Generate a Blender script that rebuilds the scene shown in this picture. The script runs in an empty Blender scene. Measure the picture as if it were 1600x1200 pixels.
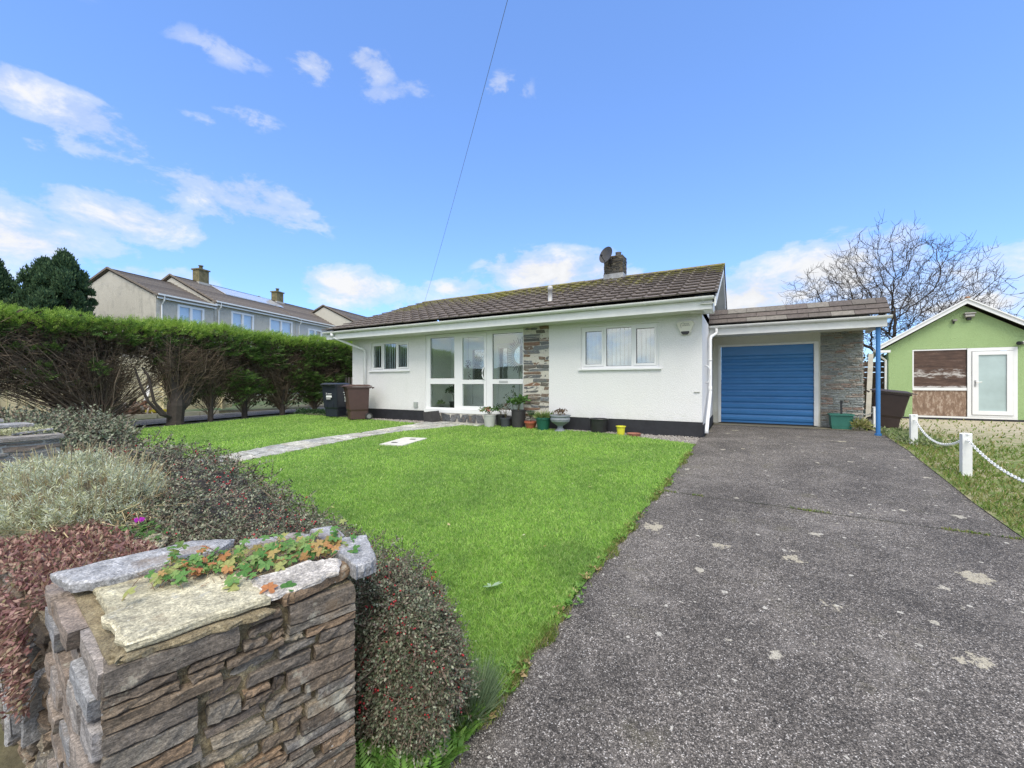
import bpy, math, random
import numpy as np
from mathutils import Vector, noise
random.seed(7); rng = np.random.default_rng(7)
SC = bpy.context.scene; COL = SC.collection
R = math.radians
# ------------------------------------------------------------------ helpers
def sm(a, b, x):
    t = max(0.0, min(1.0, (x-a)/(b-a))); return t*t*(3-2*t)
def gz(x, y):
    k = 0.35+0.65*sm(-12, -4, x)
    return -0.068*k*(8.3-y) if y < 8.3 else 0.0
def gzv(x, y):
    t = np.clip((x+12)/8, 0, 1); k = 0.35+0.65*t*t*(3-2*t)
    return np.where(y < 8.3, -0.068*k*(8.3-y), 0.0)
def norm(v):
    v = np.asarray(v, float); return v/np.maximum(np.linalg.norm(v, axis=-1, keepdims=True), 1e-9)
class MB:
    def __init__(s): s.v = []; s.n = 0; s.f = {}
    def add(s, v, f):
        v = np.asarray(v, float).reshape(-1, 3)
        if isinstance(f, np.ndarray): s.f.setdefault(f.shape[1], []).append(f+s.n)
        else:
            g = {}
            for q in f: g.setdefault(len(q), []).append(q)
            for k, q in g.items(): s.f.setdefault(k, []).append(np.array(q)+s.n)
        s.v.append(v); s.n += len(v)
    def box(s, x0, x1, y0, y1, z0, z1):
        v = [(x, y, z) for z in (z0, z1) for y in (y0, y1) for x in (x0, x1)]
        s.add(v, [(0,2,3,1),(4,5,7,6),(0,1,5,4),(2,6,7,3),(0,4,6,2),(1,3,7,5)])
    def obox(s, c, size, ax=(1,0,0), up=(0,0,1)):
        ax = norm(ax); up = norm(np.asarray(up, float)-np.dot(up, ax)*ax); ay = np.cross(up, ax)
        h = np.array(size)/2.
        v = [np.asarray(c)+sx*h[0]*ax+sy*h[1]*ay+sz*h[2]*up for sz in (-1,1) for sy in (-1,1) for sx in (-1,1)]
        s.add(v, [(0,2,3,1),(4,5,7,6),(0,1,5,4),(2,6,7,3),(0,4,6,2),(1,3,7,5)])
    def bar(s, a, b, w, h=None):
        a = np.asarray(a, float); b = np.asarray(b, float); h = h or w
        d = b-a; up = (0,0,1) if abs(norm(d)[2]) < .95 else (0,1,0)
        s.obox((a+b)/2, (np.linalg.norm(d), w, h), d, up)
    def tube(s, P, r, n=8, cap=True):
        P = np.asarray(P, float); m = len(P)
        r = np.broadcast_to(np.asarray(r, float), (m,))
        T = np.gradient(P, axis=0) if m > 2 else np.array([P[1]-P[0]]*2)
        T = norm(T); ref = np.array([0,0,1.]) if abs(T[0][2]) < .9 else np.array([1.,0,0])
        A = norm(np.cross(T, ref)); B = np.cross(T, A)
        t = np.arange(n)*2*math.pi/n
        V = P[:,None,:]+r[:,None,None]*(np.cos(t)[None,:,None]*A[:,None,:]+np.sin(t)[None,:,None]*B[:,None,:])
        f = []
        for i in range(m-1):
            for j in range(n):
                k = (j+1) % n; f.append((i*n+j, i*n+k, (i+1)*n+k, (i+1)*n+j))
        if cap: f.append(tuple(range(n))[::-1]); f.append(tuple((m-1)*n+j for j in range(n)))
        s.add(V.reshape(-1,3), f)
    def lathe(s, prof, c=(0,0,0), n=24, sx=1, sy=1):
        pr = np.array(prof); t = np.arange(n)*2*math.pi/n
        V = np.stack([pr[:,0][:,None]*np.cos(t)*sx+c[0], pr[:,0][:,None]*np.sin(t)*sy+c[1], np.repeat(pr[:,1][:,None], n, 1)+c[2]], -1)
        f = []
        for i in range(len(pr)-1):
            for j in range(n):
                k = (j+1) % n; f.append((i*n+j, i*n+k, (i+1)*n+k, (i+1)*n+j))
        s.add(V.reshape(-1,3), f)
    def extr(s, pts, a, b, closed=True):
        """extrude list of 3d offsets from point a to point b"""
        P = np.array(pts, float); n = len(P); a = np.asarray(a); b = np.asarray(b)
        f = [(j, (j+1) % n, n+(j+1) % n, n+j) for j in range(n if closed else n-1)]
        if closed: f += [tuple(range(n))[::-1], tuple(range(n, 2*n))]
        s.add(np.vstack([P+a, P+b]), f)
    def prism(s, pts, off):
        s.extr(pts, (0,0,0), off)
    def poly(s, pts): s.add(pts, [tuple(range(len(pts)))])
    def leaves(s, p, d, side, L, W):
        """diamond leaves: base p, direction d, side vector"""
        p = np.asarray(p); N = len(p); L = np.broadcast_to(L, (N,))[:,None]; W = np.broadcast_to(W, (N,))[:,None]
        d = norm(d); side = norm(np.cross(d, norm(side)))
        v = np.stack([p, p+d*L*.45+side*W/2, p+d*L, p+d*L*.45-side*W/2], 1).reshape(-1,3)
        s.add(v, np.arange(N*4).reshape(N,4))
    def build(s, name, mat, parent=None, smooth=False, label=None, cat=None, group=None, kind=None):
        me = bpy.data.meshes.new(name); V = np.vstack(s.v)
        org = ORG.get(parent.name, (0,0,0)) if parent else (0,0,0)
        V = V-np.array(org)
        me.vertices.add(len(V)); me.vertices.foreach_set('co', V.astype(np.float32).ravel())
        ks = sorted(s.f); L = []; st = []; tot = 0
        for k in ks:
            F = np.vstack(s.f[k]); L.append(F.ravel()); st.append(tot+np.arange(len(F))*k); tot += F.size
        L = np.concatenate(L); st = np.concatenate(st)
        me.loops.add(len(L)); me.loops.foreach_set('vertex_index', L.astype(np.int32))
        me.polygons.add(len(st)); me.polygons.foreach_set('loop_start', st.astype(np.int32))
        me.update(calc_edges=True); me.validate()
        me.polygons.foreach_set('use_smooth', [bool(smooth)]*len(me.polygons))
        me.materials.append(mat)
        o = bpy.data.objects.new(name, me); COL.objects.link(o)
        if parent: o.parent = parent; ORG[o.name] = org
        else: ORG[o.name] = (0,0,0)
        tag(o, label, cat, group, kind)
        return o
ORG = {}
def tag(o, label=None, cat=None, group=None, kind=None):
    for k, v in (('label', label), ('category', cat), ('group', group), ('kind', kind)):
        if v: o[k] = v
    return o
def thing(name, label, cat, loc=(0,0,0), group=None):
    o = bpy.data.objects.new(name, None); COL.objects.link(o); o.location = loc
    o.empty_display_size = .1; ORG[o.name] = tuple(loc); return tag(o, label, cat, group)
# ------------------------------------------------------------------ materials
def nt(name):
    m = bpy.data.materials.new(name); m.use_nodes = True; t = m.node_tree
    return m, t, t.nodes['Principled BSDF']
def N(t, typ, **kw):
    n = t.nodes.new(typ)
    for k, v in kw.items():
        if k in n.inputs.keys(): n.inputs[k].default_value = v
        else: setattr(n, k, v)
    return n
def ramp(t, src, stops, interp='LINEAR'):
    r = t.nodes.new('ShaderNodeValToRGB'); r.color_ramp.interpolation = interp
    e = r.color_ramp.elements
    while len(e) < len(stops): e.new(0.5)
    for i, (p, c) in enumerate(stops):
        e[i].position = p
        e[i].color = (c, c, c, 1) if isinstance(c, (int, float)) else (*c, 1)
    t.links.new(src, r.inputs[0]); return r.outputs[0]
def mix(t, fac, a, b, mode='MIX'):
    m = t.nodes.new('ShaderNodeMix'); m.data_type = 'RGBA'; m.blend_type = mode
    for s, v in ((m.inputs[0], fac), (m.inputs[6], a), (m.inputs[7], b)):
        if isinstance(v, bpy.types.NodeSocket): t.links.new(v, s)
        elif isinstance(v, (int, float)): s.default_value = v if s == m.inputs[0] else (v, v, v, 1)
        else: s.default_value = (*v, 1)
    return m.outputs[2]
def coords(t, scale=(1,1,1), rot=(0,0,0)):
    c = t.nodes.new('ShaderNodeTexCoord'); mp = t.nodes.new('ShaderNodeMapping')
    mp.inputs['Scale'].default_value = scale; mp.inputs['Rotation'].default_value = rot
    t.links.new(c.outputs['Object'], mp.inputs[0]); return mp.outputs[0]
def nz(t, co, scale, detail=4, rough=.6, out=0):
    n = N(t, 'ShaderNodeTexNoise', Scale=scale, Detail=detail, Roughness=rough); t.links.new(co, n.inputs['Vector']); return n.outputs[out]
def vor(t, co, scale, feature='F1', out='Distance', rnd=1.0):
    n = t.nodes.new('ShaderNodeTexVoronoi'); n.feature = feature; n.inputs['Scale'].default_value = scale; n.inputs['Randomness'].default_value = rnd
    t.links.new(co, n.inputs['Vector']); return n.outputs[out]
def bump(t, bs, h, strength=.3, dist=.01):
    b = t.nodes.new('ShaderNodeBump'); b.inputs['Strength'].default_value = strength; b.inputs['Distance'].default_value = dist
    t.links.new(h, b.inputs['Height']); t.links.new(b.outputs[0], bs.inputs['Normal'])
def island(t): return t.nodes.new('ShaderNodeNewGeometry').outputs['Random Per Island']
def plain(name, col, rough=.5, var=.12, scale=6, bumps=0, bscale=80, metal=0, spec=.5):
    m, t, b = nt(name); co = coords(t)
    n = nz(t, co, scale, 6)
    c = ramp(t, n, [(.3, tuple(x*(1-var) for x in col)), (.7, tuple(min(1, x*(1+var)) for x in col))])
    t.links.new(c, b.inputs['Base Color']); b.inputs['Roughness'].default_value = rough; b.inputs['Metallic'].default_value = metal
    b.inputs['Specular IOR Level'].default_value = spec
    if bumps: bump(t, b, nz(t, co, bscale, 3), bumps, .004)
    return m
def leafmat(name, cols, rough=.6, trans=.25, spec=.25):
    m, t, b = nt(name); n = len(cols)
    c = ramp(t, island(t), [(i/(n-1) if n > 1 else 0, q) for i, q in enumerate(cols)])
    t.links.new(c, b.inputs['Base Color']); b.inputs['Roughness'].default_value = rough; b.inputs['Specular IOR Level'].default_value = spec
    if trans:
        tr = t.nodes.new('ShaderNodeBsdfTranslucent'); t.links.new(c, tr.inputs[0]); ms = t.nodes.new('ShaderNodeMixShader')
        ms.inputs[0].default_value = trans; t.links.new(b.outputs[0], ms.inputs[1]); t.links.new(tr.outputs[0], ms.inputs[2])
        t.links.new(ms.outputs[0], t.nodes['Material Output'].inputs[0])
    return m
def slate_mat(name, stops, lichen=.5, strat=(6,6,60), lcol=(.5,.5,.42), rough=.75):
    m, t, b = nt(name); co = coords(t)
    base = ramp(t, island(t), stops)
    st = nz(t, coords(t, strat), 1.6, 8, .7)
    c = mix(t, 1, base, ramp(t, st, [(.3, .5), (.5, 1.0), (.7, 1.6)]), 'MULTIPLY')
    c = mix(t, 1, c, ramp(t, nz(t, coords(t, tuple(q*3 for q in strat)), 3, 8, .8), [(.35,.6),(.5,1.0),(.65,1.55)]), 'MULTIPLY')
    n2 = nz(t, co, 9, 8, .7)
    c = mix(t, 1, c, ramp(t, nz(t, co, 130, 5, .8), [(.34,.45),(.5,1.0),(.66,1.6)]), 'MULTIPLY')
    rust = ramp(t, nz(t, co, 5, 5, .6), [(.55, 0), (.68, .6)])
    c = mix(t, rust, c, (.20, .135, .075))
    lm = ramp(t, n2, [(.56+.1*(1-lichen), 0), (.64+.1*(1-lichen), .8)])
    c = mix(t, lm, c, lcol)
    sp = ramp(t, vor(t, co, 45), [(.10, 1.0), (.17, 0)])
    spm = N(t, 'ShaderNodeMath', operation='MULTIPLY'); t.links.new(sp, spm.inputs[0]); t.links.new(ramp(t, nz(t, co, 14, 3), [(.55, 0), (.62, .7*lichen)]), spm.inputs[1])
    c = mix(t, spm.outputs[0], c, (.62, .62, .58))
    t.links.new(c, b.inputs['Base Color']); b.inputs['Roughness'].default_value = rough
    h = mix(t, .5, st, nz(t, co, 40, 6, .7))
    bump(t, b, h, .8, .012); return m

def glass_mat(name, tint=(.9,.95,.95), refl=.42):
    m, t, b = nt(name)
    t.nodes.remove(b); o = t.nodes['Material Output']
    tr = t.nodes.new('ShaderNodeBsdfTransparent'); tr.inputs[0].default_value = (*tint, 1)
    gl = t.nodes.new('ShaderNodeBsdfGlossy'); gl.inputs['Roughness'].default_value = .01; gl.inputs[0].default_value = (.95,.97,1,1)
    fr = t.nodes.new('ShaderNodeLayerWeight'); fr.inputs[0].default_value = .5; pw = N(t, 'ShaderNodeMath', operation='POWER'); t.links.new(fr.outputs['Facing'], pw.inputs[0]); pw.inputs[1].default_value = 4.0
    mr = N(t, 'ShaderNodeMapRange'); t.links.new(pw.outputs[0], mr.inputs[0]); mr.inputs[1].default_value = 0; mr.inputs[2].default_value = 1; mr.inputs[3].default_value = refl; mr.inputs[4].default_value = 1
    ms = t.nodes.new('ShaderNodeMixShader'); t.links.new(mr.outputs[0], ms.inputs[0]); t.links.new(tr.outputs[0], ms.inputs[1]); t.links.new(gl.outputs[0], ms.inputs[2])
    t.links.new(ms.outputs[0], o.inputs[0]); return m

def render_wall(name, col, stain=(.55,.56,.52), amt=.25, bs=.35):
    m, t, b = nt(name); co = coords(t)
    streak = ramp(t, nz(t, coords(t, (2.2,2.2,.35)), 1.5, 6, .7), [(.52, 0), (.8, amt)])
    blot = ramp(t, nz(t, co, 1.3, 6, .65), [(.5, 0), (.8, amt)])
    c = mix(t, streak, col, stain); c = mix(t, blot, c, stain)
    t.links.new(c, b.inputs['Base Color']); b.inputs['Roughness'].default_value = .85; b.inputs['Specular IOR Level'].default_value = .2
    c = mix(t, 1, c, ramp(t, nz(t, co, 45, 6, .8), [(.35,.90),(.6,1.04)]), 'MULTIPLY')
    sz_ = N(t, 'ShaderNodeSeparateXYZ'); t.links.new(co, sz_.inputs[0]); mz = N(t, 'ShaderNodeMapRange'); t.links.new(sz_.outputs[2], mz.inputs[0]); mz.inputs[1].default_value = .25; mz.inputs[2].default_value = .62; mz.inputs[3].default_value = .30; mz.inputs[4].default_value = -.1
    ad = N(t, 'ShaderNodeMath', operation='ADD'); t.links.new(mz.outputs[0], ad.inputs[0]); t.links.new(nz(t, co, 6, 8, .75), ad.inputs[1])
    c = mix(t, ramp(t, ad.outputs[0], [(.62,0),(.85,.35)]), c, stain); t.links.new(c, b.inputs['Base Color'])
    h = mix(t, .5, nz(t, co, 34, 6, .75), vor(t, co, 70)); bump(t, b, h, bs*1.8, .012); return m
W = {}
W['white'] = render_wall('white_render', (.73,.73,.725), (.52,.54,.50), .12)
W['cream'] = render_wall('cream_wall', (.64,.64,.57), (.4,.4,.34), .25)
W['upvc'] = plain('white_upvc', (.76,.77,.77), .28, .03, 3)
W['gutterw'] = plain('white_gutter', (.74,.75,.73), .35, .07, 5)
W['plinth'] = plain('black_plinth', (.018,.019,.024), .6, .3, 8, .3, 60)
W['soffit'] = plain('soffit_paint', (.62,.63,.58), .6, .05, 2)
W['glass'] = glass_mat('window_glass', refl=.16)
W['glass2'] = glass_mat('porch_glass', (.93,.97,.95), .09)
W['frost'] = plain('frosted_pane', (.40,.50,.50), .12, .12, 2)
W['blind'] = plain('blind_fabric', (.74,.76,.78), .8, .08, 5)
W['dark'] = plain('dark_interior', (.03,.03,.03), .8)
W['room'] = plain('hall_paint', (.80,.82,.75), .8, .02, 2)
W['oakfloor'] = plain('hall_floor', (.30,.27,.22), .5, .1)
W['blackpl'] = plain('black_plastic', (.02,.02,.022), .42, .3, 9)
W['rubber'] = plain('rubber', (.03,.03,.03), .7)
W['slatepier'] = slate_mat('pier_slate', [(0,(.10,.105,.11)),(.3,(.165,.175,.18)),(.55,(.09,.09,.085)),(.75,(.14,.115,.09)),(.9,(.19,.11,.07)),(1,(.17,.155,.13))], .15, (9,9,70))
W['mortarw'] = plain('pale_mortar', (.48,.46,.40), .9, .15, 30, .5, 90)
W['mortarg'] = plain('grey_mortar', (.40,.40,.36), .9, .2, 30, .5, 90)
W['slategar'] = slate_mat('garage_slate', [(0,(.18,.20,.20)),(.4,(.27,.29,.285)),(.7,(.22,.24,.22)),(.85,(.24,.17,.14)),(1,(.36,.35,.31))], .2, (9,9,70))

def tile_mat(name, cols, moss=1.0):
    m, t, b = nt(name); co = coords(t)
    c = ramp(t, island(t), cols)
    c = mix(t, 1, c, ramp(t, nz(t, co, 18, 6, .7), [(.3, .7), (.7, 1.35)]), 'MULTIPLY')
    # lichen speckles
    sp = ramp(t, nz(t, co, 30, 5, .7), [(.62, 0), (.7, .55)]); c = mix(t, sp, c, (.33,.32,.27))
    if moss:
        sx = N(t, 'ShaderNodeSeparateXYZ'); tc = t.nodes.new('ShaderNodeTexCoord'); t.links.new(tc.outputs['Object'], sx.inputs[0])
        hz = N(t, 'ShaderNodeMapRange'); t.links.new(sx.outputs[2], hz.inputs[0]); hz.inputs[1].default_value = 2.9; hz.inputs[2].default_value = 3.75; hz.inputs[3].default_value = 0; hz.inputs[4].default_value = .27
        a = N(t, 'ShaderNodeMath', operation='ADD'); t.links.new(hz.outputs[0], a.inputs[0]); t.links.new(nz(t, co, 9, 6, .75), a.inputs[1])
        a2 = N(t, 'ShaderNodeMath', operation='ADD'); t.links.new(a.outputs[0], a2.inputs[0]); t.links.new(ramp(t, nz(t, co, .55, 2, .5), [(.35, 0), (.7, .16)]), a2.inputs[1])
        mm = ramp(t, a2.outputs[0], [(.76, 0), (.86, .85*moss)])
        c = mix(t, mm, c, mix(t, nz(t, co, 60), (.12,.12,.02), (.30,.28,.06)))
    t.links.new(c, b.inputs['Base Color']); b.inputs['Roughness'].default_value = .85
    bump(t, b, nz(t, co, 70, 5, .7), .5, .006); return m
W['tile'] = tile_mat('roof_tile', [(0,(.125,.105,.092)),(.5,(.15,.125,.108)),(1,(.175,.15,.13))])
W['tile2'] = tile_mat('garage_tile', [(0,(.085,.072,.066)),(.5,(.125,.105,.095)),(.8,(.11,.097,.086)),(1,(.22,.205,.18))], 0)
W['tile3'] = tile_mat('far_tile', [(0,(.12,.10,.085)),(1,(.20,.17,.14))], 0)
# ------------------------------------------------------------------ stone generator
def box_template(a, b, c):
    pts = {}; V = []; F = []
    def vid(i, j, k):
        q = (i, j, k)
        if q not in pts: pts[q] = len(V); V.append((i/a-.5, j/b-.5, k/c-.5))
        return pts[q]
    for i in range(a):
        for j in range(b):
            F.append((vid(i,j,0), vid(i,j+1,0), vid(i+1,j+1,0), vid(i+1,j,0))); F.append((vid(i,j,c), vid(i+1,j,c), vid(i+1,j+1,c), vid(i,j+1,c)))
    for i in range(a):
        for k in range(c):
            F.append((vid(i,0,k), vid(i+1,0,k), vid(i+1,0,k+1), vid(i,0,k+1))); F.append((vid(i,b,k), vid(i,b,k+1), vid(i+1,b,k+1), vid(i+1,b,k)))
    for j in range(b):
        for k in range(c):
            F.append((vid(0,j,k), vid(0,j,k+1), vid(0,j+1,k+1), vid(0,j+1,k))); F.append((vid(a,j,k), vid(a,j+1,k), vid(a,j+1,k+1), vid(a,j,k+1)))
    return np.array(V), np.array(F)
TPL = {'hi': box_template(9,3,4), 'fr': box_template(6,2,2), 'mid': box_template(5,2,2), 'lo': box_template(1,1,1)}
def stone(M, c, size, ax, n, up=(0,0,1), rough=.006, tpl='hi', cham=.25, tilt=0, taper=True):
    """ax along, n outward, up"""
    V, F = TPL[tpl]; ax = norm(ax); n = norm(n); up = norm(up)
    P = V.copy()
    # chamfer: pull points at edges inward
    e = (np.abs(P) > .499).sum(1)
    sh = np.where(e[:,None] >= 3, 1-cham*.5, np.where(e[:,None] == 2, 1-cham*.22, 1))
    fac = np.ones_like(P)
    sz = np.array(size, float); mn = sz.min()
    P = P*sz; P = P-np.sign(P)*(1-sh)*mn*.5
    if taper:
        k1, k2 = random.uniform(-.25,.25), random.uniform(-.12,.12)
        P[:,2] *= 1+k1*(P[:,0]/sz[0]); P[:,0] += P[:,2]*random.uniform(-.5,.5)
        P[:,2] += math.sin(random.random()*6)*.08*sz[2]*np.sin(P[:,0]/sz[0]*4+random.random()*6)
    P += rng.normal(0, rough, P.shape)*np.array([.9,.9,.45])
    if tilt:
        ca, sa = math.cos(tilt), math.sin(tilt); x = P[:,0]*ca-P[:,2]*sa; z = P[:,0]*sa+P[:,2]*ca; P[:,0] = x; P[:,2] = z
    w = np.asarray(c)+P[:,0:1]*ax+P[:,1:2]*n+P[:,2:3]*up
    M.add(w, F)
def courses(L, H, hmin, hmax, lmin, lmax):
    out = []; z = 0
    while z < H-.01:
        h = min(random.uniform(hmin, hmax), H-z)
        if H-z-h < hmin*.6: h = H-z
        s = 0
        while s < L-.005:
            l = min(random.uniform(lmin, lmax), L-s)
            if L-s-l < lmin*.6: l = L-s
            if random.random() < .18 and h > hmin*1.5 and l > lmin*1.4:
                q = random.uniform(.35,.65); out.append((s,l,z,h*q)); out.append((s,l,z+h*q,h*(1-q)))
            else: out.append((s,l,z,h))
            s += l
        z += h
    return out
def veneer(M, O, ax, n, L, H, hmin, hmax, lmin, lmax, gap=.006, depth=.05, proud=.02, tpl='mid', rough=.0025, tilt=.015, skip=0):
    O = np.asarray(O, float); ax = norm(ax); n = norm(n)
    for (s,l,z,h) in courses(L, H, hmin, hmax, lmin, lmax):
        if random.random() < skip: continue
        p = proud*random.uniform(.5,1.3)
        c = O+ax*(s+l/2)+np.array([0,0,1])*(z+h/2)+n*(p-depth/2)
        stone(M, c, (max(l-gap*random.uniform(.6,1.6),.012), depth, max(h-gap*random.uniform(.6,1.7),.008)), ax, n, tpl=tpl, rough=rough, tilt=random.uniform(-tilt,tilt)*min(1,.2/l))
# ------------------------------------------------------------------ setting
def sheet_to(name, mat, fl, fr, ytop, zoff=0):
    M = MB(); V = []; nx, ny = 44, 40
    for j in range(ny+1):
        for i in range(nx+1):
            s = i/nx; y = 1.15; x = 0
            for _ in range(3):
                x = fl(y)*(1-s)+fr(y)*s; y = 1.15+(ytop(x)-1.15)*j/ny
            V.append((x,y,gz(x,y)+zoff))
    idx = np.arange((nx+1)*(ny+1)).reshape(ny+1,nx+1)
    M.add(V, np.stack([idx[:-1,:-1], idx[:-1,1:], idx[1:,1:], idx[1:,:-1]], -1).reshape(-1,4)); return M.build(name, mat, kind='structure', smooth=True)
def sheet(name, mat, xs, ys, zoff=0, kind='structure', fx=None, jitter=0):
    """grid sheet on the terrain; fx maps (t,y)->x"""
    M = MB(); nx, ny = len(xs), len(ys); V = []
    for y in ys:
        for x in xs:
            X = fx(x, y) if fx else x
            V.append((X, y, gz(X, y)+zoff))
    idx = np.arange(nx*ny).reshape(ny, nx)
    F = np.stack([idx[:-1,:-1], idx[:-1,1:], idx[1:,1:], idx[1:,:-1]], -1).reshape(-1,4)
    M.add(V, F); return M.build(name, mat, kind=kind, smooth=True)
m, t, b = nt('earth'); co = coords(t)
c = mix(t, ramp(t, nz(t, co, .25, 6), [(.4,0),(.6,1)]), (.06,.10,.025), (.10,.085,.05)); c = mix(t, 1, c, ramp(t, nz(t, co, 12, 6, .7), [(.3,.6),(.7,1.4)]), 'MULTIPLY')
t.links.new(c, b.inputs['Base Color']); b.inputs['Roughness'].default_value = .95; bump(t, b, nz(t, co, 30, 5), .6, .02); W['earth'] = m
m, t, b = nt('lawn_soil'); co = coords(t)
c = ramp(t, nz(t, co, 6, 8, .75), [(.3,(.07,.15,.025)),(.55,(.13,.25,.04)),(.75,(.22,.32,.07))])
c = mix(t, 1, c, ramp(t, nz(t, co, 120, 4, .7), [(.3,.45),(.7,1.5)]), 'MULTIPLY')
t.links.new(c, b.inputs['Base Color']); b.inputs['Roughness'].default_value = .9; bump(t, b, nz(t, co, 90, 5, .7), .9, .02); W['lawn'] = m
def tarmac(name, lo, hi):
    m, t, b = nt(name); co = coords(t)
    cell = vor(t, co, 210, 'F1', 'Color'); se = N(t, 'ShaderNodeSeparateColor'); t.links.new(cell, se.inputs[0])
    big = ramp(t, nz(t, co, 1.1, 10, .78), [(.34, .58), (.62, 1.28)])
    c = ramp(t, se.outputs[0], [(0,lo),(.55,tuple((a+q)/2 for a,q in zip(lo,hi))),(.84,hi),(.95,(.36,.33,.30)),(1,(.55,.53,.50))])
    c = mix(t, 1, c, big, 'MULTIPLY')
    c = mix(t, 1, c, ramp(t, nz(t, co, 42, 9, .85), [(.36,.42),(.50,.95),(.64,1.75)]), 'MULTIPLY')
    # crevices between stones
    c = mix(t, 1, c, ramp(t, vor(t, co, 210, 'DISTANCE_TO_EDGE'), [(0, .55), (.12, 1)]), 'MULTIPLY')
    # pale worn blotches
    c = mix(t, ramp(t, nz(t, co, 2.4, 6, .7), [(.55,0),(.72,.33)]), c, (.30,.275,.25))
    # lichen rosettes: a few large, more small
    wob = nz(t, co, 14, 5, .7, out=1)
    def ros(scale, r0, r1, keep, col, am):
        nonlocal c
        vv = t.nodes.new('ShaderNodeTexVoronoi'); vv.inputs['Scale'].default_value = scale
        av = N(t, 'ShaderNodeVectorMath', operation='MULTIPLY_ADD'); t.links.new(wob, av.inputs[0]); av.inputs[1].default_value = (.8/scale,)*3; t.links.new(co, av.inputs[2]); t.links.new(av.outputs[0], vv.inputs['Vector'])
        s2 = N(t, 'ShaderNodeSeparateColor'); t.links.new(vv.outputs['Color'], s2.inputs[0])
        thr = N(t, 'ShaderNodeMath', operation='LESS_THAN'); t.links.new(s2.outputs[0], thr.inputs[0]); thr.inputs[1].default_value = keep
        rr = N(t, 'ShaderNodeMath', operation='MULTIPLY_ADD'); t.links.new(s2.outputs[1], rr.inputs[0]); rr.inputs[1].default_value = -r1; rr.inputs[2].default_value = 0
        ad = N(t, 'ShaderNodeMath', operation='ADD'); t.links.new(vv.outputs['Distance'], ad.inputs[0]); t.links.new(rr.outputs[0], ad.inputs[1])
        mk = ramp(t, ad.outputs[0], [(r0*.8, 1), (r0, 0)])
        mu = N(t, 'ShaderNodeMath', operation='MULTIPLY'); t.links.new(mk, mu.inputs[0]); t.links.new(thr.outputs[0], mu.inputs[1])
        m3 = N(t, 'ShaderNodeMath', operation='MULTIPLY'); t.links.new(mu.outputs[0], m3.inputs[0]); t.links.new(ramp(t, nz(t, co, 90, 5, .8), [(.38,.15*am),(.52,am)]), m3.inputs[1])
        c = mix(t, m3.outputs[0], c, col)
    ros(1.9, .05, .16, .34, (.46,.42,.32), .85)
    ros(5.0, .04, .20, .20, (.48,.45,.37), .85)
    ros(13, .05, .20, .16, (.52,.50,.44), .85)
    mo = ramp(t, nz(t, co, 2.1, 9, .8), [(.56,0),(.70,.5)]); c = mix(t, mo, c, (.11,.10,.055))
    t.links.new(c, b.inputs['Base Color']); b.inputs['Roughness'].default_value = .8; b.inputs['Specular IOR Level'].default_value = .35
    h = mix(t, .5, vor(t, co, 210), nz(t, co, 40, 5, .7)); bump(t, b, h, .7, .006); return m
W['drive'] = tarmac('driveway_tarmac', (.036,.032,.028), (.202,.181,.160))
W['path'] = tarmac('path_tarmac', (.14,.14,.145), (.24,.24,.24))
W['apron'] = plain('concrete_apron', (.23,.21,.15), .85, .25, 4, .3, 60)
m, t, b = nt('gravel_base'); co = coords(t)
cv = vor(t, co, 45, 'F1', 'Color'); se = N(t, 'ShaderNodeSeparateColor'); t.links.new(cv, se.inputs[0])
c = ramp(t, se.outputs[0], [(0,(.20,.18,.16)),(.5,(.36,.33,.30)),(1,(.55,.52,.48))]); c = mix(t, 1, c, ramp(t, vor(t, co, 45, 'DISTANCE_TO_EDGE'), [(0,.2),(.15,1)]), 'MULTIPLY')
t.links.new(c, b.inputs['Base Color']); b.inputs['Roughness'].default_value = .9; bump(t, b, vor(t, co, 45), .8, .01); W['gravel'] = m
m, t, b = nt('rough_lawn'); co = coords(t)
sy_ = N(t,'ShaderNodeSeparateXYZ'); t.links.new(co, sy_.inputs[0]); gr_ = ramp(t, N(t,'ShaderNodeMath',operation='MULTIPLY').outputs[0], [(0,0),(1,1)]); mm_ = gr_.node.inputs[0].links[0].from_node; t.links.new(sy_.outputs[1], mm_.inputs[0]); mm_.inputs[1].default_value = 1/16.; gr_.node.color_ramp.elements[0].position = .56; gr_.node.color_ramp.elements[1].position = .86
ad_ = N(t,'ShaderNodeMath',operation='MULTIPLY_ADD'); t.links.new(gr_, ad_.inputs[0]); ad_.inputs[1].default_value = .19; t.links.new(nz(t, co, 5, 8, .75), ad_.inputs[2])
c = ramp(t, ad_.outputs[0], [(.32,(.09,.17,.03)),(.48,(.17,.22,.06)),(.58,(.34,.31,.18)),(.72,(.48,.43,.32))])
c = mix(t, 1, c, ramp(t, nz(t, co, 70, 4, .7), [(.3,.5),(.7,1.4)]), 'MULTIPLY')
t.links.new(c, b.inputs['Base Color']); b.inputs['Roughness'].default_value = .95; bump(t, b, nz(t, co, 50, 5, .7), .9, .02); W['rough'] = m

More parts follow.
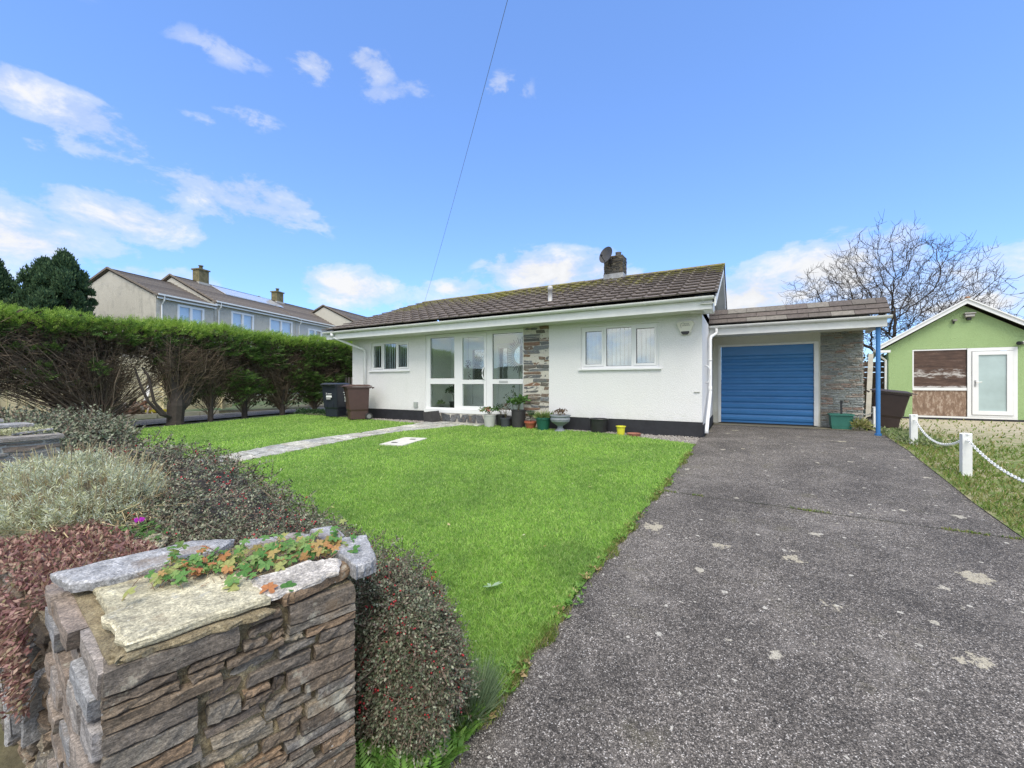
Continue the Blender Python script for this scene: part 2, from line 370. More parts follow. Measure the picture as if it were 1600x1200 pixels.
def xl(y): return float(np.interp(y, [.2,1.3,2.4,4.2,5.3,7.7,8.6], [-1.0,-1.0,-.97,-.88,-.81,-.71,-.68]))
def xr(y): return float(np.interp(y, [.2,4.9,5.8,6.7,7.9,9.2,10.2,10.8,12], [1.95,1.99,2.02,2.09,2.17,2.30,2.42,2.5,2.5]))
gx = np.concatenate([[-400,-200,-100,-60,-40,-30,-22], np.arange(-18,-1.2,1.0), [-1.2,0,1.5], np.arange(2.6,12,1.5), [16,25,40,80,200,400]])
gy = np.concatenate([[-400,-150,-60,-20,-8,-3], np.arange(-1,12,.7), [14,20,30,60,120,250,500]])
M = MB(); V = []
for y in gy:
    for x in gx: V.append((x, y, gz(x, max(y,-3))-.05))
idx = np.arange(len(gx)*len(gy)).reshape(len(gy), len(gx))
M.add(V, np.stack([idx[:-1,:-1], idx[:-1,1:], idx[1:,1:], idx[1:,:-1]], -1).reshape(-1,4)); M.build('ground', W['earth'], kind='structure')
yy = np.arange(.2, 11.9, .15)
sheet('driveway', W['drive'], np.linspace(0,1,24), np.concatenate([yy,[11.6]]) if yy[-1] < 11.5 else yy[yy<11.6], -.012, fx=lambda s,y: xl(min(y,8.6))*(1-s)+xr(y)*s if y < 8.62 else -.62*(1-s)+xr(y)*s)
sheet('garage_apron', W['apron'], np.linspace(-.62,2.36,10), [11.35,11.6,11.9], -.004)
# gravel margin along the house
def lawn_top(x): return float(np.interp(x, [-13,-10.4,-9,-7.6,-5.4,-4,-2.3,-.7], [8.3,8.25,8.15,8.02,8.38,8.36,8.2,7.72]))
M = MB()
for i in range(80):
    x0 = -10.6+i*(9.9/80); x1 = x0+9.9/80
    M.add([(x0,lawn_top(x0)-.06,gz(x0,lawn_top(x0))-.022),(x1,lawn_top(x1)-.06,gz(x1,lawn_top(x1))-.022),(x1,8.72,-.022),(x0,8.72,-.022)], [(0,1,2,3)])
M.build('gravel_margin', W['gravel'], kind='structure')
# pebbles on it
M = MB(); V0, F0 = TPL['lo']
for i in range(5200):
    x = random.uniform(-10.3,-.72); y = random.uniform(lawn_top(x)-.03, 8.6); s = random.uniform(.008,.02)
    P = V0*s*rng.uniform(.6,1.2,(8,3)); a = random.random()*6; x_ = P[:,0]*math.cos(a)-P[:,1]*math.sin(a); y_ = P[:,0]*math.sin(a)+P[:,1]*math.cos(a)
    M.add(np.stack([x_+x, y_+y, P[:,2]*.7+gz(x,y)-.012], 1), F0)
M.build('gravel', leafmat('pebbles', [(.22,.20,.18),(.40,.37,.33),(.30,.27,.26),(.58,.55,.50),(.36,.33,.28)], .8, 0), label='loose pale gravel strip along the foot of the white bungalow', cat='gravel', kind='stuff')
# main lawn
def path_l(y): return float(np.interp(y, [0,3.6,4.7,5.6,6.3,7.05,8.1], [-7.66,-7.7,-7.84,-7.72,-7.5,-7.42,-7.25]))
def path_r(y): return float(np.interp(y, [0,3.7,4.3,5.9,6.9,8.15], [-7.05,-7.04,-7.0,-6.98,-6.72,-5.9]))
sheet_to('lawn', W['lawn'], lambda y: path_r(min(y,8.1))-.02, lambda y: xl(y)+.006, lawn_top)
sheet_to('lawn', W['lawn'], lambda y: -12.9, lambda y: path_l(y)+.02, lawn_top)
sheet('side_lawn', W['rough'], np.linspace(0,1,24), np.linspace(.2,16,60), -.004, fx=lambda s,y: (xr(min(y,11.5))-.015)*(1-s)+11*s)
sheet('back_path', W['path'], np.linspace(-15.8,-13.9,8), np.linspace(1.5,14,30), -.006)
sheet('road', W['path'], np.linspace(-60,60,40), np.linspace(-7,.15,10), -.02)
def blades(n, xmin, xmax, ymin, ymax, ok, hmin, hmax, wbase, mat, name, label, cat, power=2.0, zoff=0, dead=None):
    # density falls off with distance from the camera side of the garden
    K = n*14
    x = rng.uniform(xmin, xmax, K); y = rng.uniform(ymin, ymax, K)
    d = np.sqrt(x*x+y*y)
    p = (1.5/np.maximum(d,1.5))**power
    keep = (rng.random(K) < p) & ok(x, y)
    x, y, d = x[keep][:n], y[keep][:n], d[keep][:n]
    N_ = len(x); z = gzv(x, y)+zoff
    h = rng.uniform(hmin, hmax, N_)*(1+.12*np.sin(x*3.1)*np.sin(y*2.7)); w = wbase*np.maximum(1, d/2.2)*rng.uniform(.7,1.3,N_)
    a = rng.uniform(0, 2*math.pi, N_); ln = rng.uniform(.2,1.3,N_)*h
    b_ = rng.uniform(0, 2*math.pi, N_)
    bx, by = np.cos(a)*w/2, np.sin(a)*w/2
    tx, ty = np.cos(b_)*ln, np.sin(b_)*ln
    v = np.stack([np.stack([x-bx,y-by,z-.003],1), np.stack([x+bx,y+by,z-.003],1), np.stack([x+bx*.7+tx*.35,y+by*.7+ty*.35,z+h*.6],1), np.stack([x+tx,y+ty,z+h],1), np.stack([x-bx*.7+tx*.35,y-by*.7+ty*.35,z+h*.6],1)],1).reshape(-1,3)
    M = MB(); i = np.arange(N_*5).reshape(-1,5); M.add(v, i)
    return M.build(name, mat, label=label, cat=cat, kind='stuff')
xlv = lambda y: np.interp(y, [.2,1.3,2.4,4.2,5.3,7.7,8.6], [-1.0,-1.0,-.97,-.88,-.81,-.71,-.68])
ltv = lambda x: np.interp(x, [-13,-10.4,-9,-7.6,-5.4,-4,-2.3,-.7], [8.3,8.25,8.15,8.02,8.38,8.36,8.2,7.72])
plv = lambda y: np.interp(y, [0,3.6,4.7,5.6,6.3,7.05,8.1], [-7.66,-7.7,-7.84,-7.72,-7.5,-7.42,-7.25])
prv = lambda y: np.interp(y, [0,3.7,4.3,5.9,6.9,8.15], [-7.05,-7.04,-7.0,-6.98,-6.72,-5.9])
SLAB = np.array([(-6.02,5.56),(-6.08,6.31),(-5.58,6.42),(-5.53,5.68)])
def lawn_ok(x, y):
    wob = .02*np.sin(y*9)+.015*np.sin(y*23)
    g = (y < ltv(x)+.01*np.sin(x*31)) & (x < xlv(y)+wob)
    g &= ~((x > plv(y)+.02*np.sin(y*13)) & (x < prv(y)+.02*np.sin(y*17)) & (y < 8.4))
    g &= ~((x > -6.04) & (x < -5.56) & (y > 5.62) & (y < 6.36))
    return g
W['grass'] = leafmat('grass_blades', [(.20,.39,.07),(.30,.52,.095),(.39,.64,.13),(.48,.70,.18),(.60,.74,.28)], .55, .45, .3)
t = W['grass'].node_tree; co = coords(t); cr_ = [n for n in t.nodes if n.type == 'VALTORGB'][0]
gm_ = mix(t, 1, mix(t, 1, cr_.outputs[0], ramp(t, nz(t, co, 1.0, 7, .7), [(.36,(.72,.74,.80)),(.5,(.98,.97,.95)),(.64,(1.14,1.10,1.08))]), 'MULTIPLY'), ramp(t, nz(t, co, 26, 5, .75), [(.35,.66),(.65,1.22)]), 'MULTIPLY')
for n_ in t.nodes:
    if n_.type in ('BSDF_PRINCIPLED','BSDF_TRANSLUCENT'): t.links.new(gm_, n_.inputs[0])
blades(330000, -12.8, -.6, 1.1, 8.4, lawn_ok, .014, .036, .0030, W['grass'], 'lawn_grass', 'bright green mown grass of the front lawn', 'grass', 1.9)
W['drygrass'] = leafmat('dry_grass', [(.12,.20,.03),(.22,.26,.07),(.36,.31,.14),(.18,.28,.05),(.10,.20,.03)], .7, .3)
def side_ok(x, y):
    xe = np.interp(y, [.2,4.9,5.8,6.7,7.9,9.2,10.2,10.8,12], [1.95,1.99,2.02,2.09,2.17,2.30,2.42,2.5,2.5])
    dens = np.clip(1.25-(x-xe)*.75, .22, 1)*np.where(y > 11.5, .22, np.where(y > 9.5, .6, 1))
    return (x > xe-.02*np.abs(np.sin(y*7))) & (rng.random(len(x)) < dens)
blades(60000, 1.9, 10, 1.5, 15.8, side_ok, .02, .06, .004, W['drygrass'], 'side_grass', 'patchy rough grass beside the chain fence and green outbuilding', 'grass', 1.3)
def edge_ok(x, y): return (x > xlv(y)-.03) & (x < xlv(y)+.045+.035*np.sin(y*5+1)*np.sin(y*17)) & (rng.random(len(x)) < .5+.5*np.sin(y*4))
blades(9000, -1.1, -.55, 1.2, 7.7, edge_ok, .015, .04, .004, W['drygrass'], 'edge_grass', 'dry tufts creeping over the left edge of the driveway', 'grass', 1.0, -.01)
# grass growing in the drive joint
M = MB(); xs = np.linspace(-.86, 2.0, 140)
for i in range(len(xs)-1):
    w = .003+.007*abs(noise.noise((xs[i]*3,1,0)))
    y0 = 4.95-.05*xs[i]+.02*noise.noise((xs[i]*2,0,0)); y1 = 4.95-.05*xs[i+1]+.02*noise.noise((xs[i+1]*2,0,0))
    M.add([(xs[i],y0-w,gz(xs[i],y0)-.008),(xs[i+1],y1-w,gz(0,y1)-.008),(xs[i+1],y1+w,gz(0,y1)-.008),(xs[i],y0+w,gz(0,y0)-.008)], [(0,1,2,3)])
M.build('driveway_joint', plain('joint_dirt', (.045,.05,.025), .95, .4, 20), kind='structure')
def joint_ok(x, y): return (np.abs(y-(4.95-.05*x)) < .022) & (np.sin(x*5-1.2)+.6*np.sin(x*13) > .45)
blades(900, -.86, 2, 4.7, 5.1, joint_ok, .008, .025, .004, W['drygrass'], 'joint_grass', 'short moss and grass growing along the driveway joint', 'grass', .5, -.012)

# crazy paving path: one slab per polygon
W['paving'] = slate_mat('paving_stone', [(0,(.27,.28,.275)),(.35,(.37,.37,.34)),(.6,(.32,.325,.31)),(.8,(.40,.39,.33)),(1,(.46,.46,.43))], .6, (4,4,4))
M = MB(); y = .9
while y < 8.1:
    h = random.uniform(.28,.45); sp = random.uniform(.35,.65); y2 = min(y+h, 8.2)
    for a, b_ in ((0, sp), (sp, 1)):
        pts = []
        j = lambda s=.04: random.uniform(-s, s)
        for (u_, q) in ((a,y),((a+b_)/2,y),(b_,y),(b_,(y+y2)/2),(b_,y2),((a+b_)/2,y2),(a,y2),(a,(y+y2)/2)):
            X = path_l(min(q,8.1))*(1-u_)+path_r(min(q,8.1))*u_
            pts.append([X+j(), q+j(.035)])
        cx = sum(p[0] for p in pts)/8; cy = sum(p[1] for p in pts)/8
        pts = [(cx+(p[0]-cx)*.95, cy+(p[1]-cy)*.95) for p in pts]
        top = [(p[0], p[1], gz(p[0],p[1])+.010+random.uniform(-.003,.003)) for p in pts]
        M.prism([(p[0],p[1],p[2]-.05) for p in top], (0,0,.05))
    y = y2
for (x0,x1,y0,y1) in ((-7.2,-6.5,8.12,8.55),(-6.47,-5.9,8.16,8.53),(-5.87,-5.3,8.3,8.52),(-5.9,-5.5,8.14,8.28)):
    M.prism([(x0+j(),y0+j(.02),-.04),(x1+j(),y0+j(.02),-.04),(x1+j(),y1,-.04),(x0+j(),y1,-.04)], (0,0,.055))
M.build('crazy_paving_path', W['paving'], kind='structure')
sheet('path_bed', W['earth'], np.linspace(0,1,6), np.linspace(.9,8.3,30), -.012, fx=lambda s,y: (path_l(min(y,8.1))-.05)*(1-s)+(path_r(min(y,8.1))+.05)*s)
# manhole slab
t_ = thing('manhole_cover', 'pale concrete inspection cover set flat in the lawn', 'manhole cover', (-5.8,5.98,gz(-5.8,5.98)))
M = MB(); zz = gz(-5.8,5.98)+.02
M.prism([(p[0],p[1],gz(p[0],p[1])-.03) for p in SLAB], (0,0,.052)); M.build('slab', plain('pale_concrete', (.55,.54,.50), .8, .1, 8, .3), t_)
M = MB()
for (x,y) in ((-5.86,5.8),(-5.76,6.2)): M = MB(); M.obox((x,y,gz(x,y)+.024), (.11,.07,.006), (1,.3,0)); M.build('lifting_recess', W['blackpl'], t_)

# ------------------------------------------------------------------ bungalow
H = thing('bungalow', 'white rendered bungalow with brown tiled roof, glazed porch and attached blue garage', 'house', (-5.5,8.57,0))
M = MB(); yf, yb = 8.57, 8.82
def wall_open(M, x0,x1,z0,z1,ya,yb,ops):
    xs = x0
    for (a,b_,c,d) in sorted(ops):
        if a > xs: M.box(xs,a,ya,yb,z0,z1)
        if c > z0: M.box(a,b_,ya,yb,z0,c)
        if d < z1: M.box(a,b_,ya,yb,d,z1)
        xs = b_
    if xs < x1: M.box(xs,x1,ya,yb,z0,z1)
wall_open(M,-3.84,-.66,.27,2.36,yf,yb,[(-3.08,-1.44,1.33,2.235)])
wall_open(M,-10.5,-7.56,.27,2.36,8.63,8.86,[(-9.70,-8.17,1.39,2.22)])
M.box(-4.5,-3.84,8.60,yb,0,2.36)
M.box(-.86,-.66,yb,14.6,.20,2.5)       # right side wall
M.box(-10.5,-10.3,8.86,14.6,.27,2.5)
M.box(-10.3,-.86,14.35,14.6,0,2.5)
M.prism([(-.66,8.3,2.34),(-.66,14.8,2.34),(-.66,11.5,3.86)], (-.2,0,0))
M.prism([(-10.5,8.6,2.34),(-10.5,14.6,2.34),(-10.35,11.5,3.78)], (.2,0,0))
wall = M.build('wall', W['white'], H)
M = MB(); M.box(-3.86,-.648,8.558,8.6,-.1,.262); M.box(-.70,-.648,8.6,11.86,-.1,.20); M.build('plinth', W['plinth'], H); M = MB(); M.box(-10.51,-7.6,8.618,8.65,-.1,.262); M.box(-10.512,-10.45,8.65,14,-.1,.26)
M.build('plinth', W['plinth'], H)
# fascia / soffit / gutter
M = MB(); M.box(-10.95,-.46,8.06,8.085,2.335,2.52); M.box(-.60,-.45,8.087,8.56,2.325,2.50)
M.build('fascia', W['gutterw'], H)
M = MB(); M.box(-10.93,-.602,8.087,8.70,2.345,2.36); M.build('soffit', W['soffit'], H)
def halfround(r=.056, th=.004, n=10):
    o = [(0, math.cos(a)*r, math.sin(a)*r) for a in np.linspace(math.pi, 2*math.pi, n)]
    i = [(0, math.cos(a)*(r-th), math.sin(a)*(r-th)) for a in np.linspace(2*math.pi, math.pi, n)]
    return o+i
def gutter(par, x0, x1, y, z, step=1.0, ends=True, n0=.4):
    M = MB(); M.extr(halfround(), (x0,y,z), (x1,y,z))
    for x in (x0,x1): M.extr([(0,math.cos(a)*.058,math.sin(a)*.058) for a in np.linspace(math.pi,2*math.pi,12)], (x-.004,y,z), (x+.004,y,z))
    g = M.build('gutter', W['gutterw'], par)
    x = x0+n0
    while x < x1:
        M = MB(); M.extr([(0,math.cos(a)*(r),math.sin(a)*(r)) for r,rg in ((.064,np.linspace(math.pi,2*math.pi,10)),(.057,np.linspace(2*math.pi,math.pi,10))) for a in rg], (x-.02,y,z), (x+.02,y,z))
        M.box(x-.02,x+.02,y+.05,y+.062,z-.07,z); M.build('bracket', W['gutterw'], g); x += step
    return g
gutter(H,-11.0,-.43,8.0,2.55)
# main roof
sl = math.atan2(3.97-2.585, 11.5-7.97); cs, sn = math.cos(sl), math.sin(sl); SL = (11.5-7.97)/cs
def roofpt(x, s, n=0): return (x, 7.97+s*cs-n*sn, 2.585+s*sn+n*cs)
def xL(s): return -11.0+.85*(s/SL)
XR = -.37
M = MB(); exp_ = SL/11.; w = .305
for i in range(11):
    s0 = i*exp_-.03; s1 = s0+exp_+.07
    x = XR-w; xe = XR
    while xe > xL(s0)+.05:
        xa = max(x, xL(s0)); jn = random.uniform(-.002,.003); js = random.uniform(-.004,.004)
        v = [roofpt(xa+.002, s0+js, .060+jn), roofpt(xe-.002, s0+js, .060+jn), roofpt(xe-.002, s1, .012), roofpt(xa+.002, s1, .012)]
        u_ = [roofpt(xa+.002, s0+js, .034+jn), roofpt(xe-.002, s0+js, .034+jn), roofpt(xe-.002, s1, .0), roofpt(xa+.002, s1, .0)]
        M.add(v+u_, [(0,1,2,3),(7,6,5,4),(0,4,5,1),(1,5,6,2),(3,7,4,0)])
        # roll on the tile
        xm = (xa+xe)/2
        if xe-xa > .2:
            for q in (xe-.03,):
                pr = []
                for a in np.linspace(0, math.pi, 5):
                    pr.append((math.cos(a)*.03, math.sin(a)*.016))
                vv = [roofpt(q+px_, s0+js-.001, .059+jn+pz) for px_, pz in pr]+[roofpt(q+px_, s1, .011+pz) for px_, pz in pr]
                M.add(vv, [(k,k+1,5+k+1,5+k) for k in range(4)]+[(0,1,2,3,4)])
        xe = x; x -= w
roof = M.build('roof', W['tile'], H)
M = MB(); M.add([roofpt(xL(0),0,0), roofpt(XR,0,0), roofpt(XR,SL,0), roofpt(xL(SL),SL,0)], [(0,1,2,3)])
M.add([(xL(SL),11.5,3.97),(XR,11.5,3.97),(XR,15.05,2.585),(-11,15.05,2.585)], [(0,1,2,3)])
M.add([(xL(0),8.0,2.53),(xL(SL)-.0,11.5,3.90),(-11,15.0,2.53),(-10.6,11.5,2.5)], [(0,1,2,3)])
M.build('roof_deck', W['dark'], H)
M = MB(); x = -10.15
while x < XR:
    x2 = min(x+.44, XR+.01); r = .075
    dz = random.uniform(-.004,.006)
    M.extr([(0,math.cos(a)*r*1.5,math.sin(a)*r*.9-.02+dz) for a in np.linspace(-.2, math.pi+.2, 9)], (x,11.5,3.97), (x2-.006,11.5,3.97)); x = x2
M.build('ridge_tile', W['tile'], roof)
# verge boards at the right gable
M = MB()
for (ya,za,yb_,zb) in ((8.0,2.50,11.5,3.90),(11.5,3.90,15.0,2.50)):
    M.prism([(XR-.05,ya,za-.13),(XR-.05,yb_,zb-.13),(XR-.05,yb_,zb+.035),(XR-.05,ya,za+.035)], (.025,0,0))
M.build('barge_board', W['gutterw'], H)
M = MB(); M.prism([(-.66,8.02,2.44),(-.66,11.5,3.83),(-.66,14.98,2.44),(-.66,14.98,2.42),(-.66,11.5,3.81),(-.66,8.02,2.42)], (.26,0,0)); M.build('verge_soffit', W['soffit'], H)
# chimney
W['chimstone'] = slate_mat('chimney_slate', [(0,(.035,.035,.033)),(.5,(.07,.068,.06)),(.8,(.10,.085,.06)),(1,(.14,.13,.10))], .5, (9,9,60), (.22,.21,.12))
M = MB(); M.box(-3.32,-2.83,11.17,11.60,3.6,4.50); ch = M.build('chimney', plain('chimney_mortar', (.07,.068,.055), .95, .3, 20, .4), roof)
M = MB(); veneer(M,(-3.33,11.17,4.02),(1,0,0),(0,-1,0),.51,.5,.022,.045,.07,.26,.004,.04,.012)
veneer(M,(-2.83,11.17,4.02),(0,1,0),(1,0,0),.44,.5,.022,.045,.07,.26,.004,.04,.012)
veneer(M,(-3.33,11.60,4.02),(0,-1,0),(-1,0,0),.44,.5,.022,.045,.07,.26,.004,.04,.012)
veneer(M,(-2.83,11.60,4.02),(-1,0,0),(0,1,0),.51,.5,.022,.045,.07,.26,.004,.04,.012)
M.build('stonework', W['chimstone'], roof)
M = MB(); M.box(-3.35,-2.80,11.145,11.625,3.7,4.03); M.build('lead_flashing', plain('lead', (.30,.31,.32), .5, .25, 9), roof)
M = MB(); M.lathe([(0,0),(.1,0),(.09,.02),(.075,.13),(.085,.16),(.06,.16)], (-3.0,11.4,4.50)); M.build('chimney_pot', plain('dark_pot', (.08,.075,.07), .8), roof, smooth=True)
# vent pipe
M = MB(); M.lathe([(0,0),(.12,0),(.07,.04),(.052,.06),(.052,.3),(.06,.3),(.06,.38),(.045,.41),(0,.42)], (-3.94,8.86,2.90)); M.build('vent_pipe', plain('vent_grey', (.50,.50,.48), .5, .1), roof, smooth=True)
# windows
def window(par, x0,x1,z0,z1,y,cols,sash,glass,blind=True,name='window',sillw=.07):
    f = .05; M = MB()
    M.box(x0,x1,y,y+.07,z1-f,z1); M.box(x0,x1,y,y+.07,z0,z0+f); M.box(x0,x0+f,y,y+.07,z0+f,z1-f); M.box(x1-f,x1,y,y+.07,z0+f,z1-f)
    for c_ in cols[1:-1]: M.box(c_-f/2,c_+f/2,y,y+.07,z0+f,z1-f)
    w_ = M.build(name, W['upvc'], par); o = bpy.context
    M = MB(); M.box(x0-.045,x1+.045,y-.085,y,z0-.035,z0-.002); M.build('sill', W['upvc'], w_)
    for i in range(len(cols)-1):
        a = cols[i]+(f if i == 0 else f/2); b_ = cols[i+1]-(f if i == len(cols)-2 else f/2); c_, d = z0+f, z1-f
        if sash[i]:
            q = .045; M = MB(); ys = y-.014
            M.box(a+.002,b_-.002,ys,ys+.05,d-q,d-.002); M.box(a+.002,b_-.002,ys,ys+.05,c_+.002,c_+q); M.box(a+.002,a+q,ys,ys+.05,c_+q,d-q); M.box(b_-q,b_-.002,ys,ys+.05,c_+q,d-q)
            M.build('sash', W['upvc'], w_); a += q; b_ -= q; c_ += q; d -= q
            M = MB(); M.box((a+b_)/2-.04,(a+b_)/2+.04,ys-.02,ys,c_-.03,c_-.012) if i != 1 else None
        M = MB(); M.box(a,b_,y+.028,y+.034,c_,d); M.build('pane', glass, w_)
        M = MB(); k = .007
        for (p_,q_,r_,s_) in ((a,b_,c_,c_+k),(a,b_,d-k,d),(a,a+k,c_+k,d-k),(b_-k,b_,c_+k,d-k)): M.box(p_,q_,y+.022,y+.027,r_,s_)
        M.build('gasket', W['rubber'], w_)
    if blind:
        M = MB(); x = x0+.06
        while x < x1-.06:
            an = R(random.uniform(-30,-20) if x0 < -8 else random.uniform(34,42)); hw = .042
            dx, dy = hw*math.cos(an), hw*math.sin(an)
            M.prism([(x-dx,y+.16-dy,z0-.02),(x+dx,y+.16+dy,z0-.02),(x+dx,y+.163+dy,z0-.02),(x-dx,y+.163-dy,z0-.02)], (0,0,z1-z0+.02)); x += .089
        M.build('vertical_blind', W['blind'], w_)
    M = MB(); M.box(x0-.6,x1+.6,y+1.6,y+1.65,.4,2.34); M.box(x0-.6,x1+.6,y+.26,y+1.6,.38,.4); M.box(x0-.62,x0-.6,y+.26,y+1.65,.4,2.34); M.box(x1+.6,x1+.62,y+.26,y+1.65,.4,2.34)
    M.build('room', W['room'], w_)
    return w_
window(H,-3.08,-1.44,1.33,2.235,8.61,[-3.08,-2.55,-1.97,-1.44],[1,0,1],W['glass'])
window(H,-9.70,-8.17,1.39,2.22,8.67,[-9.70,-9.21,-8.68,-8.17],[1,0,1],W['glass'])
# stone pier
M = MB(); veneer(M,(-4.5,8.60,.0),(1,0,0),(0,-1,0),.66,2.34,.045,.10,.14,.5,.008,.06,.028,rough=.004,tilt=.05)
M.build('stone_pier', W['slatepier'], H); M = MB(); M.box(-4.505,-3.842,8.578,8.598,0,2.342); M.build('pier_mortar', W['mortarw'], H)
# glazed porch
P_ = MB(); y = 8.66; f = .06
X0, XA, XB, XC, XD, X1 = -7.56, -6.60, -6.42, -5.68, -5.42, -4.505
Zb, Zt = .27, 2.335
for (a,b_,c_,d) in ((X0,X1,Zt-.05,Zt),(X0,X0+.14,Zb+.06,Zt-.05),(XA,XB,Zb+.06,Zt-.05),(XC+.09,XD,Zb+.06,Zt-.05),(X1-.06,X1,Zb+.06,Zt-.05),
                   (X0+.14,XA,1.0,1.15),(XD,X1-.06,1.0,1.12),(X0+.14,XA,Zb+.06,Zb+.10),(XD,X1-.06,Zb+.06,Zb+.10),(X0+.14,XA,Zt-.09,Zt-.05),(XD,X1-.06,Zt-.09,Zt-.05)):
    P_.box(a,b_,y,y+.07,c_,d)
por = P_.build('porch_frame', W['upvc'], H)
M = MB(); M.box(X0-.02,X1,y-.07,y+.1,Zb-.03,Zb+.06); M.build('threshold', W['upvc'], por)
for (a,b_,c_,d) in ((X0+.14,XA,Zb+.10,1.0),(X0+.14,XA,1.15,Zt-.09),(XD,X1-.06,Zb+.10,1.0),(XD,X1-.06,1.12,Zt-.09)):
    M = MB(); M.box(a,b_,y+.03,y+.036,c_,d); M.build('pane', W['glass2'], por)
    M = MB(); k = .008
    for (p_,q_,r_,s_) in ((a,b_,c_,c_+k),(a,b_,d-k,d),(a,a+k,c_+k,d-k),(b_-k,b_,c_+k,d-k)): M.box(p_,q_,y+.023,y+.029,r_,s_)
    M.build('gasket', W['rubber'], por)
M = MB(); a, b_ = XB+.004, XC+.086; yd = y-.006
for (p_,q_,c_,d) in ((a,b_,Zt-.14,Zt-.054),(a,b_,Zb+.064,Zb+.16),(a,a+.075,Zb+.16,Zt-.14),(b_-.075,b_,Zb+.16,Zt-.14),(a+.075,b_-.075,1.0,1.11)): M.box(p_,q_,yd,yd+.06,c_,d)
door = M.build('front_door', W['upvc'], por)
door['label'] = 'white glazed front door with a curved pull handle'
# two panes are listed under the frame; door panes too
for (c_,d) in ((Zb+.16,1.0),(1.11,Zt-.14)):
    M = MB(); M.box(a+.075,b_-.075,yd+.03,yd+.036,c_,d); M.build('pane', W['glass2'], por)
M = MB(); M.tube([(b_-.035,yd,1.12),(b_-.06,yd-.05,1.14),(b_-.085,yd-.06,1.22),(b_-.085,yd-.06,1.32),(b_-.06,yd-.05,1.40),(b_-.035,yd,1.42)], .014, 8); M.box(b_-.05,b_-.02,yd-.012,yd,1.1,1.44); M.build('pull_handle', W['upvc'], por, smooth=False)
M = MB(); M.box(-5.22,-4.98,y-.012,y,1.035,1.085); M.build('letterbox', plain('letterbox_grey', (.45,.46,.46), .3), por)
# block plinth under porch
W['block'] = slate_mat('plinth_block', [(0,(.07,.075,.08)),(.5,(.11,.115,.12)),(1,(.17,.17,.17))], .1, (5,5,5))
M = MB(); M.box(-7.56,-4.5,8.60,8.75,-.05,.24); M.build('porch_mortar', W['mortarw'], H)
M = MB(); x = -7.54
for wd in (.10,.26,.2,.30,.22,.12,.2,.27,.24,.3,.22,.28,.2):
    stone(M,(x+wd/2,8.60,.115),(wd-.025,.05,.20),(1,0,0),(0,-1,0),tpl='mid',rough=.002,tilt=random.uniform(-.02,.02)); x += wd
M.build('porch_step_block', W['block'], H)
# porch interior
M = MB(); M.box(-7.6,-4.3,8.86,9.85,.22,.27); M.build('hall_floor', W['oakfloor'], H)
M = MB(); M.box(-7.62,-7.58,8.88,9.85,.27,2.345); M.box(-4.34,-4.30,8.88,9.85,.27,2.345); M.box(-7.58,-6.95,9.75,9.8,.27,2.345); M.box(-6.05,-4.34,9.75,9.8,.27,2.345); M.box(-6.95,-6.05,9.75,9.8,2.2,2.345); M.box(-7.6,-4.3,8.88,9.85,2.347,2.36)
M.build('hall_wall', W['room'], H)
M = MB()
for (a,b_,c_,d) in ((-6.95,-6.05,2.12,2.2),(-6.95,-6.87,.27,2.12),(-6.13,-6.05,.27,2.12),(-6.87,-6.75,.27,2.12),(-6.25,-6.13,.27,2.12),(-6.75,-6.25,1.98,2.12),(-6.75,-6.25,1.0,1.12),(-6.75,-6.25,.27,.42)): M.box(a,b_,9.70,9.76,c_,d)
M.box(-6.75,-6.25,9.73,9.76,.42,1.0)
idoor = M.build('inner_door', W['upvc'], H)
M = MB(); M.box(-6.75,-6.25,9.73,9.75,1.12,1.98); M.build('dark_pane', glass_mat('dark_pane', (.12,.13,.14), .25), idoor)
M = MB()
for (a,b_,c_,d) in ((-5.56,-5.36,2.05,2.12),(-5.95,-5.88,.27,2.12),(-5.30,-5.23,.27,2.12),(-5.88,-5.30,2.05,2.12),(-5.88,-5.30,.27,2.05)): M.box(a,b_,9.71+(.02 if (c_,d)==(.27,2.05) else 0),9.749,c_,d)
d2 = M.build('inner_door', W['upvc'], H)
M = MB(); M.box(-5.84,-5.60,9.705,9.72,1.15,1.98); M.build('dark_pane', glass_mat('dark_pane2', (.12,.13,.14), .25), d2)
# garage
G = H
M = MB()
wall_open(M,-.655,1.60,.0,2.20,11.86,12.02,[(-.53,1.535,.0,2.0)])
M.box(2.2,2.36,12.02,17.5,0,2.55)
M.box(-.66,2.36,17.3,17.5,0,2.55)
M.build('garage_wall', W['cream'], G)
M = MB(); M.box(-.66,2.38,10.42,11.86,2.20,2.215); M.build('canopy_soffit', W['soffit'], G)
M = MB()
for (a,b_,c_,d) in ((-.53,-.47,.02,2.0),(1.475,1.56,.02,2.0),(-.47,1.475,1.95,2.0)): M.box(a,b_,11.835,11.90,c_,d)
M.build('door_frame', W['gutterw'], G)
m, t, b = nt('blue_garage_paint'); co = coords(t)
c = ramp(t, nz(t, coords(t,(1,1,4)), 2.5, 7, .7), [(.3,(.04,.18,.42)),(.7,(.055,.22,.50))]); c = mix(t, ramp(t, nz(t, co, 25, 6, .8), [(.66,0),(.72,.4)]), c, (.10,.22,.36))
t.links.new(c, b.inputs['Base Color']); b.inputs['Roughness'].default_value = .38; bump(t, b, nz(t, co, 9, 3), .12, .01); W['blue'] = m
prof = [(1.95,0)]; z = 1.72
prof.append((1.73,0)); 
while z > .12:
    prof += [(z,.004),(z-.035,-.022),(z-.085,-.018),(z-.11,.008),(z-.125,.012)]; z -= .153
prof += [(.06,0),(.03,0)]
M = MB(); V = []
for (zz,dy) in prof: V += [(-.465,11.875+dy,zz),(1.47,11.875+dy,zz)]
M.add(V, [(2*i,2*i+2,2*i+3,2*i+1) for i in range(len(prof)-1)])
